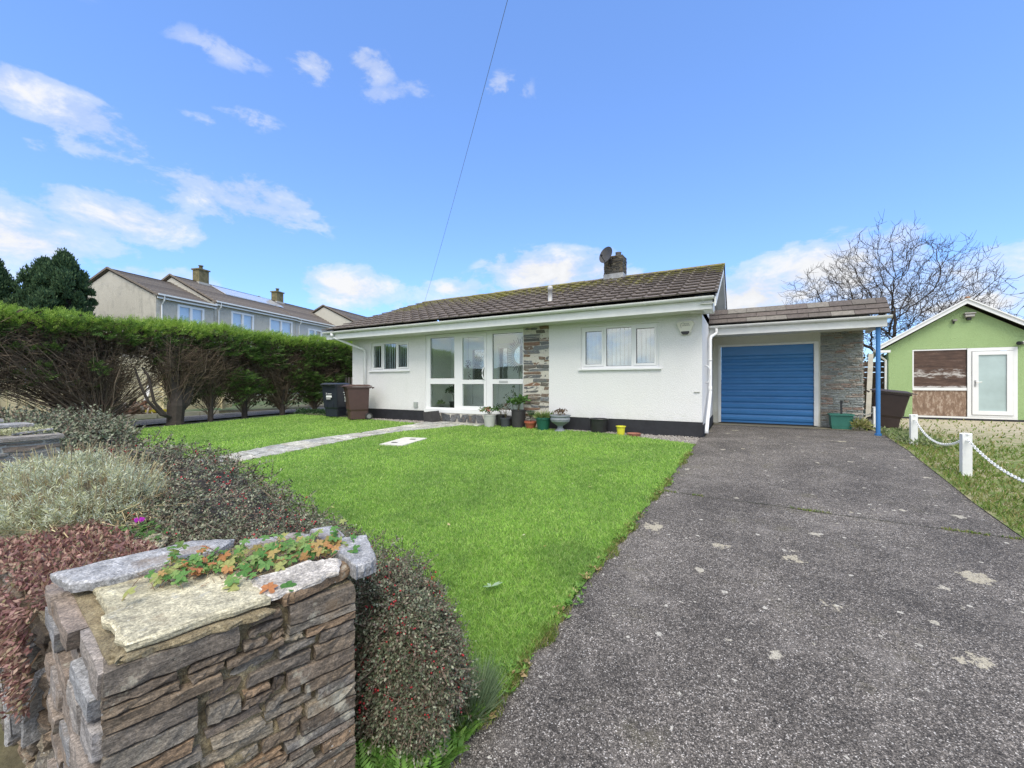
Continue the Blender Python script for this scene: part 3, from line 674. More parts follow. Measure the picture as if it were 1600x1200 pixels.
gd = M.build('garage_door', W['blue'], G)
gd['label'] = 'blue ribbed up-and-over garage door'
M = MB(); M.box(-.47,1.475,11.86,11.90,.005,.03); M.build('weather_strip', W['rubber'], G)
# garage stone pier
M = MB(); veneer(M,(1.60,11.86,0),(1,0,0),(0,-1,0),.77,2.2,.03,.07,.08,.32,.012,.06,.022,rough=.004,tilt=.04)
veneer(M,(2.37,11.86,0),(0,1,0),(1,0,0),1.2,2.2,.03,.07,.08,.32,.012,.06,.022,rough=.004,tilt=.04)
M.build('garage_stone_pier', W['slategar'], G)
M = MB(); M.box(1.605,2.368,11.862,12.0,0,2.2); M.box(2.2,2.368,12.0,13.06,0,2.2); M.build('garage_mortar', W['mortarg'], G)
# canopy: fascia, gutter, tiles
M = MB(); M.box(-.655,2.44,10.40,10.425,2.11,2.32); M.box(2.415,2.44,10.425,11.9,2.13,2.40); M.build('canopy_fascia', W['gutterw'], G)
gutter(G,-.64,2.49,10.345,2.315,.95,n0=.75)
M = MB(); cs2, sn2 = math.cos(R(47)), math.sin(R(47)); SL2 = .50
def cp(x,s,n=0): return (x, 10.31+s*cs2-n*sn2, 2.345+s*sn2+n*cs2)
for i in range(3):
    s0 = i*.15; s1 = s0+.19; xs_ = -.655; k = 0
    while xs_ < 2.46:
        xe = min(xs_+(.19 if (k == 0 and i % 2) else .37), 2.47); jn = random.uniform(-.002,.004)
        v = [cp(xs_+.003,s0,.036+jn), cp(xe-.003,s0,.036+jn), cp(xe-.003,s1,.014), cp(xs_+.003,s1,.014), cp(xs_+.003,s0,.014), cp(xe-.003,s0,.014), cp(xe-.003,s1,0), cp(xs_+.003,s1,0)]
        M.add(v, [(0,1,2,3),(7,6,5,4),(0,4,5,1),(1,5,6,2),(3,7,4,0)]); xs_ = xe; k += 1
cr = M.build('canopy_roof', W['tile2'], G)
M = MB(); M.add([cp(-.65,-.0,-.004),cp(2.45,-.0,-.004),cp(2.45,.47,-.004),cp(-.65,.47,-.004)],[(0,1,2,3)]); M.build('canopy_deck', W['dark'], G)
M = MB(); xs_ = -.655
while xs_ < 2.4:
    xe = min(xs_+.45,2.47)
    M.extr([(0,-.10,-.035),(0,-.02,.05),(0,.04,.065),(0,.16,.03),(0,.16,0),(0,.04,.03)], (xs_,10.66,2.655), (xe-.006,10.66,2.655)); xs_ = xe
M.build('canopy_ridge_tile', W['tile2'], cr)
M = MB(); M.box(-.655,2.44,10.74,17.6,2.52,2.56); M.build('flat_roof', plain('roof_felt', (.12,.12,.12), .9), G)
M = MB(); M.prism([(2.44,10.44,2.32),(2.44,10.70,2.62),(2.44,10.9,2.54),(2.44,10.9,2.32)], (-.02,0,0)); M.build('canopy_end', W['gutterw'], G)
W['bluepost'] = plain('blue_post_paint', (.045,.19,.47), .4, .1, 6)
M = MB(); M.tube([(2.33,10.52,-.01),(2.33,10.52,2.2)], .036, 14); M.tube([(2.33,10.52,-.01),(2.33,10.52,.03)], .055, 14); M.build('canopy_post', W['bluepost'], G, smooth=False)
# downpipes
M = MB()
M.tube([(-.50,10.345,2.27),(-.50,10.35,2.17),(-.52,10.33,2.13),(-.585,9.85,2.02),(-.595,9.80,1.96),(-.595,9.80,.86),(-.59,9.76,.80),(-.575,8.50,.17),(-.575,8.45,.08)], .033, 10); M.tube([(-.595,9.80,.95),(-.595,9.80,.80)], .039, 10)
M.tube([(-.595,9.80,1.5),(-.595,9.80,1.53)], .04, 10)
M.build('downpipe', W['upvc'], G, smooth=True)
M = MB()
M.tube([(-10.62,8.0,2.51),(-10.62,8.0,2.42),(-10.60,8.03,2.38),(-9.88,8.52,2.03),(-9.86,8.55,1.98),(-9.86,8.55,.1)], .034, 10); M.tube([(-10.62,8.0,2.51),(-10.62,8.0,2.40)], .05, 10)
M.build('downpipe', W['upvc'], H, smooth=True)
# side wall grab handles
for yy_ in (9.35, 9.85):
    M = MB(); M.tube([(-.655,yy_,1.02),(-.60,yy_,1.04),(-.575,yy_,1.1),(-.57,yy_,1.2),(-.575,yy_,1.3),(-.60,yy_,1.36),(-.655,yy_,1.38)], .014, 8); M.build('grab_rail', W['upvc'], H, smooth=True)
M = MB(); M.box(-7.97,-7.83,8.60,8.632,.35,.50); M.build('air_vent', plain('vent_plate', (.33,.36,.34), .5, .2), H)
M = MB(); M.box(-.80,-.70,8.552,8.572,.84,.852); M.build('wall_label', W['mortarg'], H)
# satellite dish
D = thing('satellite_dish', 'dark grey satellite dish bolted to the front of the bungalow chimney', 'satellite dish', (-3.2,11.1,4.3))
ax = norm(np.array([-.38,-.88,.25])); sdv = norm(np.cross(ax,(0,0,1))); upv = np.cross(sdv, ax)
Cn = np.array([-3.20,10.96,4.49])
M = MB(); V = []; F = []; nr, na = 6, 28
for i in range(nr):
    r = .235*i/(nr-1); dpt = .05*(i/(nr-1))**2
    for j_ in range(na):
        a = j_*2*math.pi/na; V.append(Cn+ax*(dpt)+sdv*math.cos(a)*r*.92+upv*math.sin(a)*r)
for i in range(nr-1):
    for j_ in range(na): k = (j_+1) % na; F.append((i*na+j_, i*na+k, (i+1)*na+k, (i+1)*na+j_))
M.add(V, F); M.add(np.array(V)-ax*.008, [q[::-1] for q in F])
M.build('dish', plain('dish_grey', (.05,.05,.053), .6, .2, 6), D, smooth=True)
lnb = Cn+ax*.24-upv*.10
M = MB(); M.tube([Cn-upv*.19+ax*.04, lnb], .009, 8); M.build('arm', W['blackpl'], D)
M = MB(); M.tube([lnb-ax*.0, lnb-ax*.06+upv*.01], [.026,.022], 12); M.build('receiver', W['blackpl'], D)
M = MB(); M.tube([Cn-ax*.01, Cn-ax*.07+np.array([.02,.05,0]), (-3.14,11.16,4.36)], .014, 8); M.box(-3.19,-3.09,11.12,11.145,4.30,4.42); M.build('bracket', W['blackpl'], D)
# alarm box
A = thing('alarm_box', 'cream triangular burglar alarm box high on the white front wall', 'alarm box', (-.95,8.56,2.1))
M = MB(); pts = [(-.12,.115),(.12,.115),(.155,.085),(.16,.05),(.085,-.125),(.045,-.155),(-.045,-.155),(-.085,-.125),(-.16,.05),(-.155,.085)]
base = [(-.95+x,8.568,2.10+z) for x,z in pts]; M.prism([(-.95+(x*.93),8.50,2.10+z*.93) for x,z in pts], (0,.012,0))
M.add(base+[(-.95+(x*.93),8.512,2.10+z*.93) for x,z in pts], [(i,(i+1)%10,10+(i+1)%10,10+i) for i in range(10)])
M.build('casing', plain('alarm_cream', (.66,.65,.55), .4, .05), A)
M = MB(); M.prism([(-.95+x,8.496,2.10+z) for x,z in ((-.072,-.085),(.072,-.085),(.074,-.115),(.04,-.15),(-.04,-.15),(-.074,-.115))], (0,.012,0)); M.build('strobe_lens', W['blackpl'], A)
M = MB()
M.tube([(-.95+x,8.498,2.10+z) for x,z in ((-.02,.075),(-.05,.08),(-.075,.06),(-.085,.03),(-.08,0),(-.065,-.015))], .0028, 6)
random.seed(3)
for row,z0_,h_,xs0,n_ in ((0,.045,.020,-.03,9),(1,.016,.020,-.055,12)):
    x = xs0
    for k in range(n_):
        w_ = random.uniform(.006,.009); M.box(-.95+x,-.95+x+.002,8.4975,8.4998,2.10+z0_,2.10+z0_+h_)
        if k % 2: M.box(-.95+x+.002,-.95+x+w_,8.4975,8.4998,2.10+z0_+h_*.8,2.10+z0_+h_)
        if k % 3: M.box(-.95+x+.002,-.95+x+w_,8.4975,8.4998,2.10+z0_+h_*.3,2.10+z0_+h_*.5)
        x += w_+.004
M.build('lettering', W['blackpl'], A)
# sun mirror
S_ = thing('sun_mirror', 'round sunburst mirror hanging on the hall wall behind the right porch pane', 'mirror', (-5.0,10.43,1.8))
mx, mz, my = -5.10, 1.77, 9.62
M = MB(); M.box(-5.12,-5.08,my+.03,9.75,mz-.02,mz+.02)
M.tube([(mx+math.cos(a)*.27,my+.02,mz+math.sin(a)*.27) for a in np.linspace(0,2*math.pi,40)], .022, 8); M.build('ring', plain('mirror_white', (.7,.7,.66), .4), S_, smooth=True)
M = MB(); M.lathe([(0,0),(.26,0),(.26,.01),(0,.01)], (0,0,0), 32); vv = np.vstack(M.v); M.v = [np.stack([vv[:,0]+mx, vv[:,2]+my+.02, vv[:,1]+mz],1)]
M.build('glass_disc', plain('mirror_glass', (.35,.40,.42), .05, .02, metal=.9), S_)
M = MB()
for k in range(44):
    a = k*2*math.pi/44; r1 = .44+(.05 if k % 2 else 0)
    M.bar((mx+math.cos(a)*.31,my+.02,mz+math.sin(a)*.31), (mx+math.cos(a)*r1,my+.02,mz+math.sin(a)*r1), .018, .008)
M.build('rays', plain('ray_grey', (.10,.10,.09), .5), S_)
# ------------------------------------------------------------------ plants & pots
def rnd_dirs(n, zmin=-.2, zmax=1):
    a = rng.uniform(0, 2*math.pi, n); z = rng.uniform(zmin, zmax, n); r = np.sqrt(np.maximum(0, 1-z*z)); return np.stack([r*np.cos(a), r*np.sin(a), z], 1)
def clump(M, c, rad, n, L, Wd, zmin=-.1, shell=.5):
    d = rnd_dirs(n, zmin); r = rng.uniform(shell, 1, n)[:,None]
    p = np.asarray(c)+d*r*np.asarray(rad); dd = norm(d+rng.normal(0,.6,(n,3))+np.array([0,0,.2]))
    M.leaves(p, dd, rng.normal(0,1,(n,3)), L*rng.uniform(.6,1.3,n), Wd*rng.uniform(.7,1.2,n))
W['leafg'] = leafmat('leaf_green', [(.05,.12,.03),(.08,.17,.04),(.12,.22,.06)])
W['leafd'] = leafmat('leaf_dark', [(.025,.06,.025),(.04,.09,.035),(.07,.11,.05)])
W['leafy'] = leafmat('leaf_variegated', [(.15,.24,.07),(.30,.34,.14),(.10,.19,.05),(.22,.30,.08)])
W['leafb'] = leafmat('leaf_brown', [(.12,.08,.05),(.20,.14,.09),(.07,.05,.04)])
W['flower'] = leafmat('petal_pink', [(.75,.22,.20),(.85,.35,.30),(.80,.45,.42)], .5, .3)
W['stemm'] = plain('plant_stem', (.10,.09,.045), .8)
W['soil'] = plain('potting_soil', (.045,.032,.022), .95, .3, 40, .5)
def pot(name, label, cat, x, y, prof, mat, soilz, soilr, group=None, z=None):
    z = gz(x,y)-.02 if z is None else z
    t_ = thing(name, label, cat, (x,y,z), group)
    M = MB(); M.lathe(prof, (x,y,z), 28); M.build('pot', mat, t_, smooth=False)
    if soilz: M = MB(); M.lathe([(0,soilz+.01),(soilr,soilz)], (x,y,z), 20); M.build('soil', W['soil'], t_)
    return t_, z
def stems(M, c, n, h, spread, r=.004):
    ends = []
    for k in range(n):
        a = random.uniform(0,6.28); s = random.uniform(.2,1)*spread; hh = h*random.uniform(.6,1)
        e = (c[0]+math.cos(a)*s, c[1]+math.sin(a)*s, c[2]+hh); md = (c[0]+math.cos(a)*s*.35, c[1]+math.sin(a)*s*.35, c[2]+hh*.6)
        M.tube([c, md, e], [r, r*.8, r*.4], 5); ends.append(e)
    return ends
gp = 'potted plants lined up by the porch and stone pier'
py = 8.36
# pale grey pot with pink flowers
t_, z = pot('potted_plant', 'pale grey pot with pink flowers at the right end of the porch step', 'potted plant', -5.22, 8.22, [(0,0),(.115,0),(.15,.28),(.158,.28),(.158,.31),(.14,.31),(.135,.26)], plain('pot_pale', (.46,.46,.44), .7, .08, 9, .3), .26, .135, gp)
M = MB(); E_ = stems(M,(-5.22,8.22,z+.26),14,.2,.2); M.build('stem', W['stemm'], t_)
M = MB(); [clump(M,(e[0],e[1],e[2]-.03),(.06,.06,.05),16,.05,.035) for e in E_]; M.build('foliage', W['leafg'], t_)
M = MB(); [clump(M,c_,(.03,.03,.025),26,.03,.028) for c_ in ((-5.24,8.10,z+.42),(-5.16,8.08,z+.40),(-5.42,8.15,z+.38),(-5.2,8.15,z+.45))]; M.build('flower', W['flower'], t_)
# small dark pot with twiggy plant
t_, z = pot('potted_plant', 'small dark grey pot with a twiggy brown-leaved plant beside the tall black pot', 'potted plant', -4.82, 8.28, [(0,0),(.095,0),(.115,.2),(.125,.2),(.125,.23),(.105,.23),(.10,.19)], plain('pot_dark', (.045,.05,.06), .6), .19, .10, gp)
M = MB(); E_ = stems(M,(-4.82,8.28,z+.19),12,.36,.17,.003); M.build('stem', W['stemm'], t_)
M = MB(); [clump(M,(e[0],e[1],e[2]-.03),(.04,.04,.07),9,.04,.025) for e in E_]; M.build('foliage', W['leafb'], t_)
# black pot behind
t_, z = pot('potted_plant', 'dull black pot half hidden behind the pale grey flower pot', 'potted plant', -5.02, 8.42, [(0,0),(.10,0),(.13,.26),(.14,.26),(.14,.29),(.12,.29)], W['blackpl'], .24, .12, gp)
M = MB(); E_ = stems(M,(-5.02,8.42,z+.24),9,.28,.13,.003); M.build('stem', W['stemm'], t_)
M = MB(); [clump(M,(e[0],e[1],e[2]-.04),(.05,.05,.07),12,.04,.028) for e in E_]; M.build('foliage', W['leafd'], t_)
# tall black pot with green plant
t_, z = pot('potted_plant', 'tall black pot holding the largest green leafy plant, right of the porch', 'potted plant', -4.52, 8.36, [(0,0),(.15,0),(.165,.4),(.175,.4),(.175,.42),(.15,.42)], plain('pot_tall', (.03,.028,.03), .6, .2, 9), .38, .15, gp)
M = MB(); E_ = stems(M,(-4.52,8.36,z+.38),16,.30,.2); M.build('stem', W['stemm'], t_)
M = MB(); [clump(M,(e[0],e[1],e[2]-.03),(.09,.09,.09),18,.085,.055) for e in E_]; M.build('foliage', W['leafg'], t_)
# tall thin plant with dark bud
t_, z = pot('potted_plant', 'thin spindly plant with dark buds in a narrow grey pot between black pots', 'potted plant', -4.68, 8.46, [(0,0),(.08,0),(.10,.22),(.105,.22),(.105,.25),(.09,.25)], plain('pot_slim', (.06,.06,.065), .6), .2, .09, gp)
M = MB(); M.tube([(-4.68,8.46,z+.2),(-4.72,8.42,z+.6),(-4.66,8.38,z+.92)], [.007,.005,.003], 6); M.tube([(-4.70,8.44,z+.5),(-4.82,8.38,z+.75)], .003, 5); M.tube([(-4.71,8.43,z+.55),(-4.60,8.34,z+.72)], .003, 5); M.build('stem', W['stemm'], t_)
M = MB(); [clump(M,c_,(.05,.05,.05),10,.05,.03) for c_ in ((-4.82,8.38,z+.75),(-4.60,8.34,z+.72),(-4.78,8.4,z+.66),(-4.7,8.42,z+.8),(-4.85,8.37,z+.68))]; clump(M,(-4.66,8.38,z+.94),(.02,.02,.04),30,.03,.02); M.build('foliage', W['leafd'], t_)
# terracotta bowl
t_, z = pot('potted_plant', 'squat terracotta plastic pot with a small leafy plant in front of the stone pier', 'potted plant', -4.17, 8.30, [(0,0),(.09,0),(.135,.14),(.15,.14),(.15,.18),(.13,.18),(.12,.14)], plain('terracotta', (.36,.10,.055), .55, .12), .14, .12, gp)
M = MB(); E_ = stems(M,(-4.17,8.30,z+.14),12,.24,.10,.003); M.build('stem', W['stemm'], t_)
M = MB(); [clump(M,(e[0],e[1],e[2]-.03),(.04,.04,.06),9,.06,.025) for e in E_]; M.build('foliage', W['leafd'], t_)
# green pot
t_, z = pot('potted_plant', 'dark green pot with yellow-green strappy leaves in front of the stone pier', 'potted plant', -3.83, 8.24, [(0,0),(.12,0),(.165,.25),(.175,.25),(.175,.29),(.155,.29),(.15,.25)], plain('pot_green', (.012,.10,.065), .5, .12), .25, .15, gp)
M = MB(); n = 240; a = rng.uniform(0,6.28,n); p0 = np.stack([-3.83+np.cos(a)*rng.uniform(0,.12,n), 8.24+np.sin(a)*rng.uniform(0,.12,n), np.full(n,z+.25)],1); d = np.stack([np.cos(a),np.sin(a),rng.uniform(.25,1.8,n)],1); M.leaves(p0, d, rng.normal(0,1,(n,3)), rng.uniform(.12,.26,n), .022); M.build('foliage', W['leafy'], t_)
# urn
t_, z = pot('garden_urn', 'grey stone pedestal urn with withered brown plants right of the green pot', 'urn', -3.42, 8.22, [(0,0),(.13,0),(.13,.02),(.085,.045),(.055,.09),(.06,.12),(.13,.17),(.20,.22),(.215,.27),(.20,.31),(.205,.325),(.225,.335),(.225,.36),(.19,.36),(.18,.32)], plain('urn_grey', (.23,.25,.28), .7, .15, 12, .4), .32, .19)
M = MB(); E_ = stems(M,(-3.42,8.22,z+.32),12,.12,.13,.004); M.build('stem', W['stemm'], t_)
M = MB(); [clump(M,e,(.045,.045,.04),10,.05,.03) for e in E_]; M.build('foliage', W['leafb'], t_)
# black bucket, yellow pot, terracotta saucer, tipped dark pot
t_ = thing('plant_tub', 'empty black plastic tub against the black plinth left of the yellow pot', 'tub', (-2.62,8.38,-.02)); M = MB()
M.lathe([(0,0),(.155,0),(.185,.27),(.20,.27),(.20,.30),(.17,.30),(.15,.03),(0,.02)], (-2.62,8.38,-.02), 26, 1.0, .8); M.build('body', W['blackpl'], t_)
M = MB(); M.tube([(-2.62+math.cos(a)*.2,8.38+math.sin(a)*.16,.27) for a in np.linspace(0,2*math.pi,30)], .010, 6); M.build('rim', W['blackpl'], t_)
o = MB(); x, y_ = -2.12, 8.25; V = []; 
P0 = [(.078,0),(.105,.17),(.11,.17),(.11,.19),(.095,.19)]
o.lathe([(0,.17),(.10,.17),(.10,.185),(.085,.185),(.07,.0),(0,0)][::-1], (x,y_,-.03), 24); o.build('plant_pot', plain('yellow_pot', (.62,.60,.04), .5, .08), label='small bright yellow plastic pot on the gravel by the plinth', cat='pot')
t_ = o
o = MB(); o.lathe([(0,0),(.12,0),(.14,.06),(.13,.06),(.11,.02),(0,.015)], (-1.86,8.22,-.03), 26); o.build('pot_saucer', plain('terracotta_old', (.28,.12,.08), .8, .25, 12, .3), label='shallow terracotta saucer lying right of the yellow pot', cat='saucer')
o = MB(); c0 = np.array([-7.12,8.36,0.14])
o.obox(c0, (.34,.26,.28), (.97,-.2,.12), (-.12,0,1)); o.build('square_planter', plain('slate_planter', (.045,.042,.045), .75, .2, 9, .4), label='dark square planter lying tilted against the left of the porch step', cat='planter')
# indoor plants behind left pane
t_ = thing('potted_plant', 'bushy dark house plant inside behind the lower left porch pane', 'potted plant', (-7.0,9.2,.27))
M = MB(); M.lathe([(0,0),(.12,0),(.16,.24),(.14,.24)], (-7.0,9.2,.27)); M.build('pot', W['blackpl'], t_)
M = MB(); E_ = stems(M,(-7.0,9.2,.48),14,.5,.2,.005); M.build('stem', W['stemm'], t_)
M = MB(); [clump(M,(e[0],e[1],e[2]-.08),(.08,.08,.12),26,.07,.05) for e in E_]; M.build('foliage', W['leafd'], t_)
t_ = thing('potted_plant', 'small yellowish house plant low behind the lower left porch pane', 'potted plant', (-7.32,9.0,.27))
M = MB(); M.lathe([(0,0),(.06,0),(.08,.1),(.07,.1)], (-7.32,9.0,.27)); M.build('pot', W['blackpl'], t_)
M = MB(); clump(M,(-7.32,9.0,.45),(.09,.09,.09),90,.05,.035); M.build('foliage', W['leafy'], t_)
t_ = thing('hanging_plant', 'dried flower wreath hanging in the hall beside the porch mullion', 'hanging plant', (-6.75,9.5,1.6))
M = MB(); clump(M,(-6.75,9.5,1.55),(.09,.05,.12),80,.05,.03,-1,.2); clump(M,(-6.7,9.5,1.2),(.03,.03,.15),30,.05,.02,-1,.2); M.build('foliage', W['leafb'], t_)
M = MB(); M.tube([(-6.75,9.5,1.65),(-6.75,9.5,2.34)], .003, 5); M.build('string', W['stemm'], t_)

# ------------------------------------------------------------------ wheelie bins
def bin_(label, x, y, rot, body, lid, h=1.0, tilt=0, mark=None, z=None):
    z0 = gz(x,y) if z is None else z
    t_ = thing('wheelie_bin', label, 'bin', (x,y,z0), 'household wheelie bins')
    ca, sa = math.cos(rot), math.sin(rot); ct, st_ = math.cos(tilt), math.sin(tilt)
    def tr(p):
        X, Y, Z = p; Y2 = Y*ct-Z*st_; Z2 = Y*st_+Z*ct
        return (x+X*ca-Y2*sa, y+X*sa+Y2*ca, z0+Z2)
    def T(M): M.v = [np.array([tr(p) for p in np.vstack(M.v)])]; return M
    # body: front is -Y
    def ring(w, d0, d1, zz, r=.04):
        pts = []
        for (cx,cy,a0) in ((w/2-r,d1-r,0),(-w/2+r,d1-r,90),(-w/2+r,d0+r,180),(w/2-r,d0+r,270)):
            for a in (0,30,60,90): q = R(a0+a); pts.append((cx+math.cos(q)*r, cy+math.sin(q)*r, zz))
        return pts
    M = MB(); rings = [ring(.42,-.21,.26,.03), ring(.44,-.225,.27,.25), ring(.47,-.25,.27,.30), ring(.52,-.31,.29,h*.90), ring(.56,-.34,.33,h*.91), ring(.56,-.34,.33,h*.945)]
    n = 16; V = sum(rings, []); F = [(i*n+j, i*n+(j+1)%n, (i+1)*n+(j+1)%n, (i+1)*n+j) for i in range(len(rings)-1) for j in range(n)]; F += [tuple(range(n))[::-1], tuple((len(rings)-1)*n+j for j in range(n))]
    M.add(V, F)
    for sx in (-1,1): M.box(sx*.10-.012, sx*.10+.012, -.272, -.24, .32, h*.80)
    T(M).build('body', body, t_)
    M = MB(); r1 = ring(.58,-.37,.36,h*.955); r2 = ring(.58,-.37,.36,h*.975); r3 = ring(.44,-.26,.28,h*1.015,.06)
    V = r1+r2+r3; F = [(i*n+j, i*n+(j+1)%n, (i+1)*n+(j+1)%n, (i+1)*n+j) for i in range(2) for j in range(n)]+[tuple(range(n))[::-1], tuple(2*n+j for j in range(n))]
    M.add(V, F); M.box(-.2,.2,-.42,-.37,h*.955,h*.972); T(M).build('lid', lid, t_)
    M = MB(); M.tube([(-.2,.37,h*.9),(-.2,.42,h*.93),(.2,.42,h*.93),(.2,.37,h*.9)], .014, 8); T(M).build('handle', body, t_)
    for sx in (-1,1):
        M = MB(); M.tube([(sx*.22,.27,.10),(sx*.27,.27,.10)], .10, 20); wh = T(M).build('wheel', W['rubber'], t_)
        M = MB(); M.tube([(sx*.262,.27,.10),(sx*.275,.27,.10)], .06, 16); T(M).build('hub', plain('hub_grey', (.20,.20,.20), .5), wh)
    if mark:
        mm = mark(); vv = np.vstack(mm.v); mm.v = [vv]; T(mm).build('bin_marking', plain('white_sticker', (.75,.75,.75), .5, .05), t_)
    return t_
def text_mb(body, size, x, z, y, slant=.065, rot=0, bold=.0):
    cu = bpy.data.curves.new('txt', 'FONT'); cu.body = body; cu.size = size; cu.align_x = 'CENTER'; cu.extrude = .001; cu.offset = bold
    ob = bpy.data.objects.new('txt', cu); COL.objects.link(ob); dg = bpy.context.evaluated_depsgraph_get(); me = bpy.data.meshes.new_from_object(ob.evaluated_get(dg))
    V = np.array([v.co[:] for v in me.vertices]); F = [tuple(p.vertices) for p in me.polygons]; bpy.data.objects.remove(ob)
    zz = V[:,1]+z; M = MB(); M.add(np.stack([V[:,0]+x, y-(zz-z)*slant-V[:,2], zz],1), F); return M
def mk21():
    M = text_mb('21', .20, -.10, .52, -.292, .1, bold=.004)
    M.box(-.19,-.02,-.335,-.328,.76,.785); M.box(-.10,-.02,-.328,-.322,.70,.73); M.box(-.17,-.13,-.326,-.322,.70,.71); return M
def mkblk():
    M = MB(); M.box(-.09,.10,-.318,-.312,.60,.66); M.box(-.09,.05,-.309,-.303,.55,.57); M.box(-.03,.10,-.327,-.320,.70,.715)
    M.tube([(-.09,-.324,.69),(-.075,-.33,.74),(-.055,-.324,.70)], .006, 5); return M
bpl = plain('bin_brown', (.075,.040,.036), .5, .15, 5); blk = plain('bin_navy', (.016,.02,.034), .45, .2, 5)
bin_('brown garden waste wheelie bin marked 21 beside the bungalow wall', -9.52, 7.98, R(-28), bpl, plain('lid_brown', (.085,.05,.042), .5), .98, 0, mk21)
bin_('navy black wheelie bin standing left of the brown bin marked 21, against the hedge', -10.78, 8.25, R(15), blk, plain('lid_black', (.03,.032,.036), .45), 1.02, 0, mkblk)
bin_('dark brown wheelie bin leaning behind the blue canopy post near the green outbuilding', 2.86, 12.35, R(77), plain('bin_dbrown', (.032,.02,.018), .5, .2), plain('lid_dbrown', (.05,.038,.036), .45), .86, R(7))
# green trug with tool
t_ = thing('garden_trug', 'teal green garden caddy with a black upright handle in front of the garage stone pier', 'caddy', (1.93,11.6,0))
M = MB(); V = []; 
for (w_,d_,zz) in ((.34,.22,.0),(.36,.24,.08),(.40,.28,.30),(.44,.32,.30),(.44,.32,.335),(.40,.28,.335),(.36,.24,.06)):
    V += [(1.93-w_/2,11.6-d_/2,zz),(1.93+w_/2,11.6-d_/2,zz),(1.93+w_/2,11.6+d_/2,zz),(1.93-w_/2,11.6+d_/2,zz)]
M.add(V, [(i*4+j,i*4+(j+1)%4,(i+1)*4+(j+1)%4,(i+1)*4+j) for i in range(6) for j in range(4)]+[(3,2,1,0),(24,25,26,27)]); M.build('tub', plain('teal_plastic', (.035,.17,.13), .5, .1), t_)
M = MB(); M.obox((1.935,11.57,.42), (.035,.03,.40), (1,0,0), (0,.05,1)); M.obox((1.937,11.575,.60),(.05,.03,.06),(1,0,0)); M.build('handle', W['blackpl'], t_)
t_ = thing('shrub', 'small yellowing plant spilling at the foot of the garage stone pier', 'plant', (2.27,11.55,0))
M = MB(); clump(M,(2.25,11.5,.05),(.2,.14,.17),220,.10,.045,0,.3); M.build('foliage', leafmat('leaf_yellowing', [(.26,.28,.09),(.45,.43,.18),(.14,.2,.05),(.40,.33,.18)]), t_)
# ------------------------------------------------------------------ chain fence
W['whitepost'] = plain('white_post_paint', (.76,.77,.76), .5, .06, 12)
def cpost(x, y, h, label):
    z = gz(x,y); t_ = thing('fence_post', label, 'post', (x,y,z), 'white posts of the chain fence')
    M = MB(); s = .042
    M.box(x-s,x+s,y-s,y+s,z-.1,z+h-.012); M.prism([(x-s,y-s,z+h-.012),(x+s,y-s,z+h-.012),(x+s,y+s,z+h-.012),(x-s,y+s,z+h-.012)],(0,0,.001))
    M.lathe([(s*1.41,h-.012),(s*1.15,h)], (x,y,z), 4); M.lathe([(0,h),(s*1.15,h)],(x,y,z),4); M.build('post_body', W['whitepost'], t_)
    M = MB(); M.tube([(x,y-s,z+h-.07),(x,y-s-.02,z+h-.07),(x,y-s-.025,z+h-.085)], .004, 6); M.build('hook', W['whitepost'], t_); M = MB(); M.tube([(x,y+s,z+h-.07),(x,y+s+.02,z+h-.07),(x,y+s+.025,z+h-.085)], .004, 6); M.build('hook', W['whitepost'], t_)
pp = [(2.56,11.75,.5,'white post of the chain fence behind the blue canopy post'),(2.46,9.1,.50,'white chain fence post halfway up the drive, before the green outbuilding'),(2.35,6.97,.50,'nearest and largest white chain fence post beside the drive'),(2.28,4.7,.50,'white chain fence post just outside the right of the view')]
for p in pp[:3]: cpost(*p)
def chain(a, b_, sag, label):
    t = np.linspace(0,1,400); a = np.array(a); b_ = np.array(b_)
    P = a+(b_-a)*t[:,None]; P[:,2] -= sag*4*t*(1-t)
    s = np.concatenate([[0],np.cumsum(np.linalg.norm(np.diff(P,axis=0),axis=1))]); L = s[-1]; n = int(L/.034); M = MB()
    for k in range(n):
        q = (k+.5)/n*L; i = np.searchsorted(s,q); i = min(max(i,1),399); c_ = P[i]; d = norm(P[i]-P[i-1])
        sd = norm(np.cross(d,(0,0,1))); up = np.cross(sd,d); w_ = sd if k % 2 else up
        pts = [c_+d*math.cos(u_)*.024+w_*math.sin(u_)*.014 for u_ in np.linspace(0,2*math.pi,11)]; M.tube(pts, .0048, 5, cap=False)
    M.build('chain', W['whitepost'], label=label, cat='chain', group='white plastic chains between the posts')
hz = lambda p, dy: (p[0], p[1]+dy, gz(p[0],p[1])+.42)
chain(hz(pp[2],.06), hz(pp[1],-.06), .20, 'white plastic chain hanging between the two nearest fence posts')
chain(hz(pp[3],.06), hz(pp[2],-.06), .16, 'white plastic chain running from the nearest post out of the right edge')
chain((2.37,12.35,.42), hz(pp[0],.06), .12, 'white plastic chain by the dark brown bin behind the blue post')
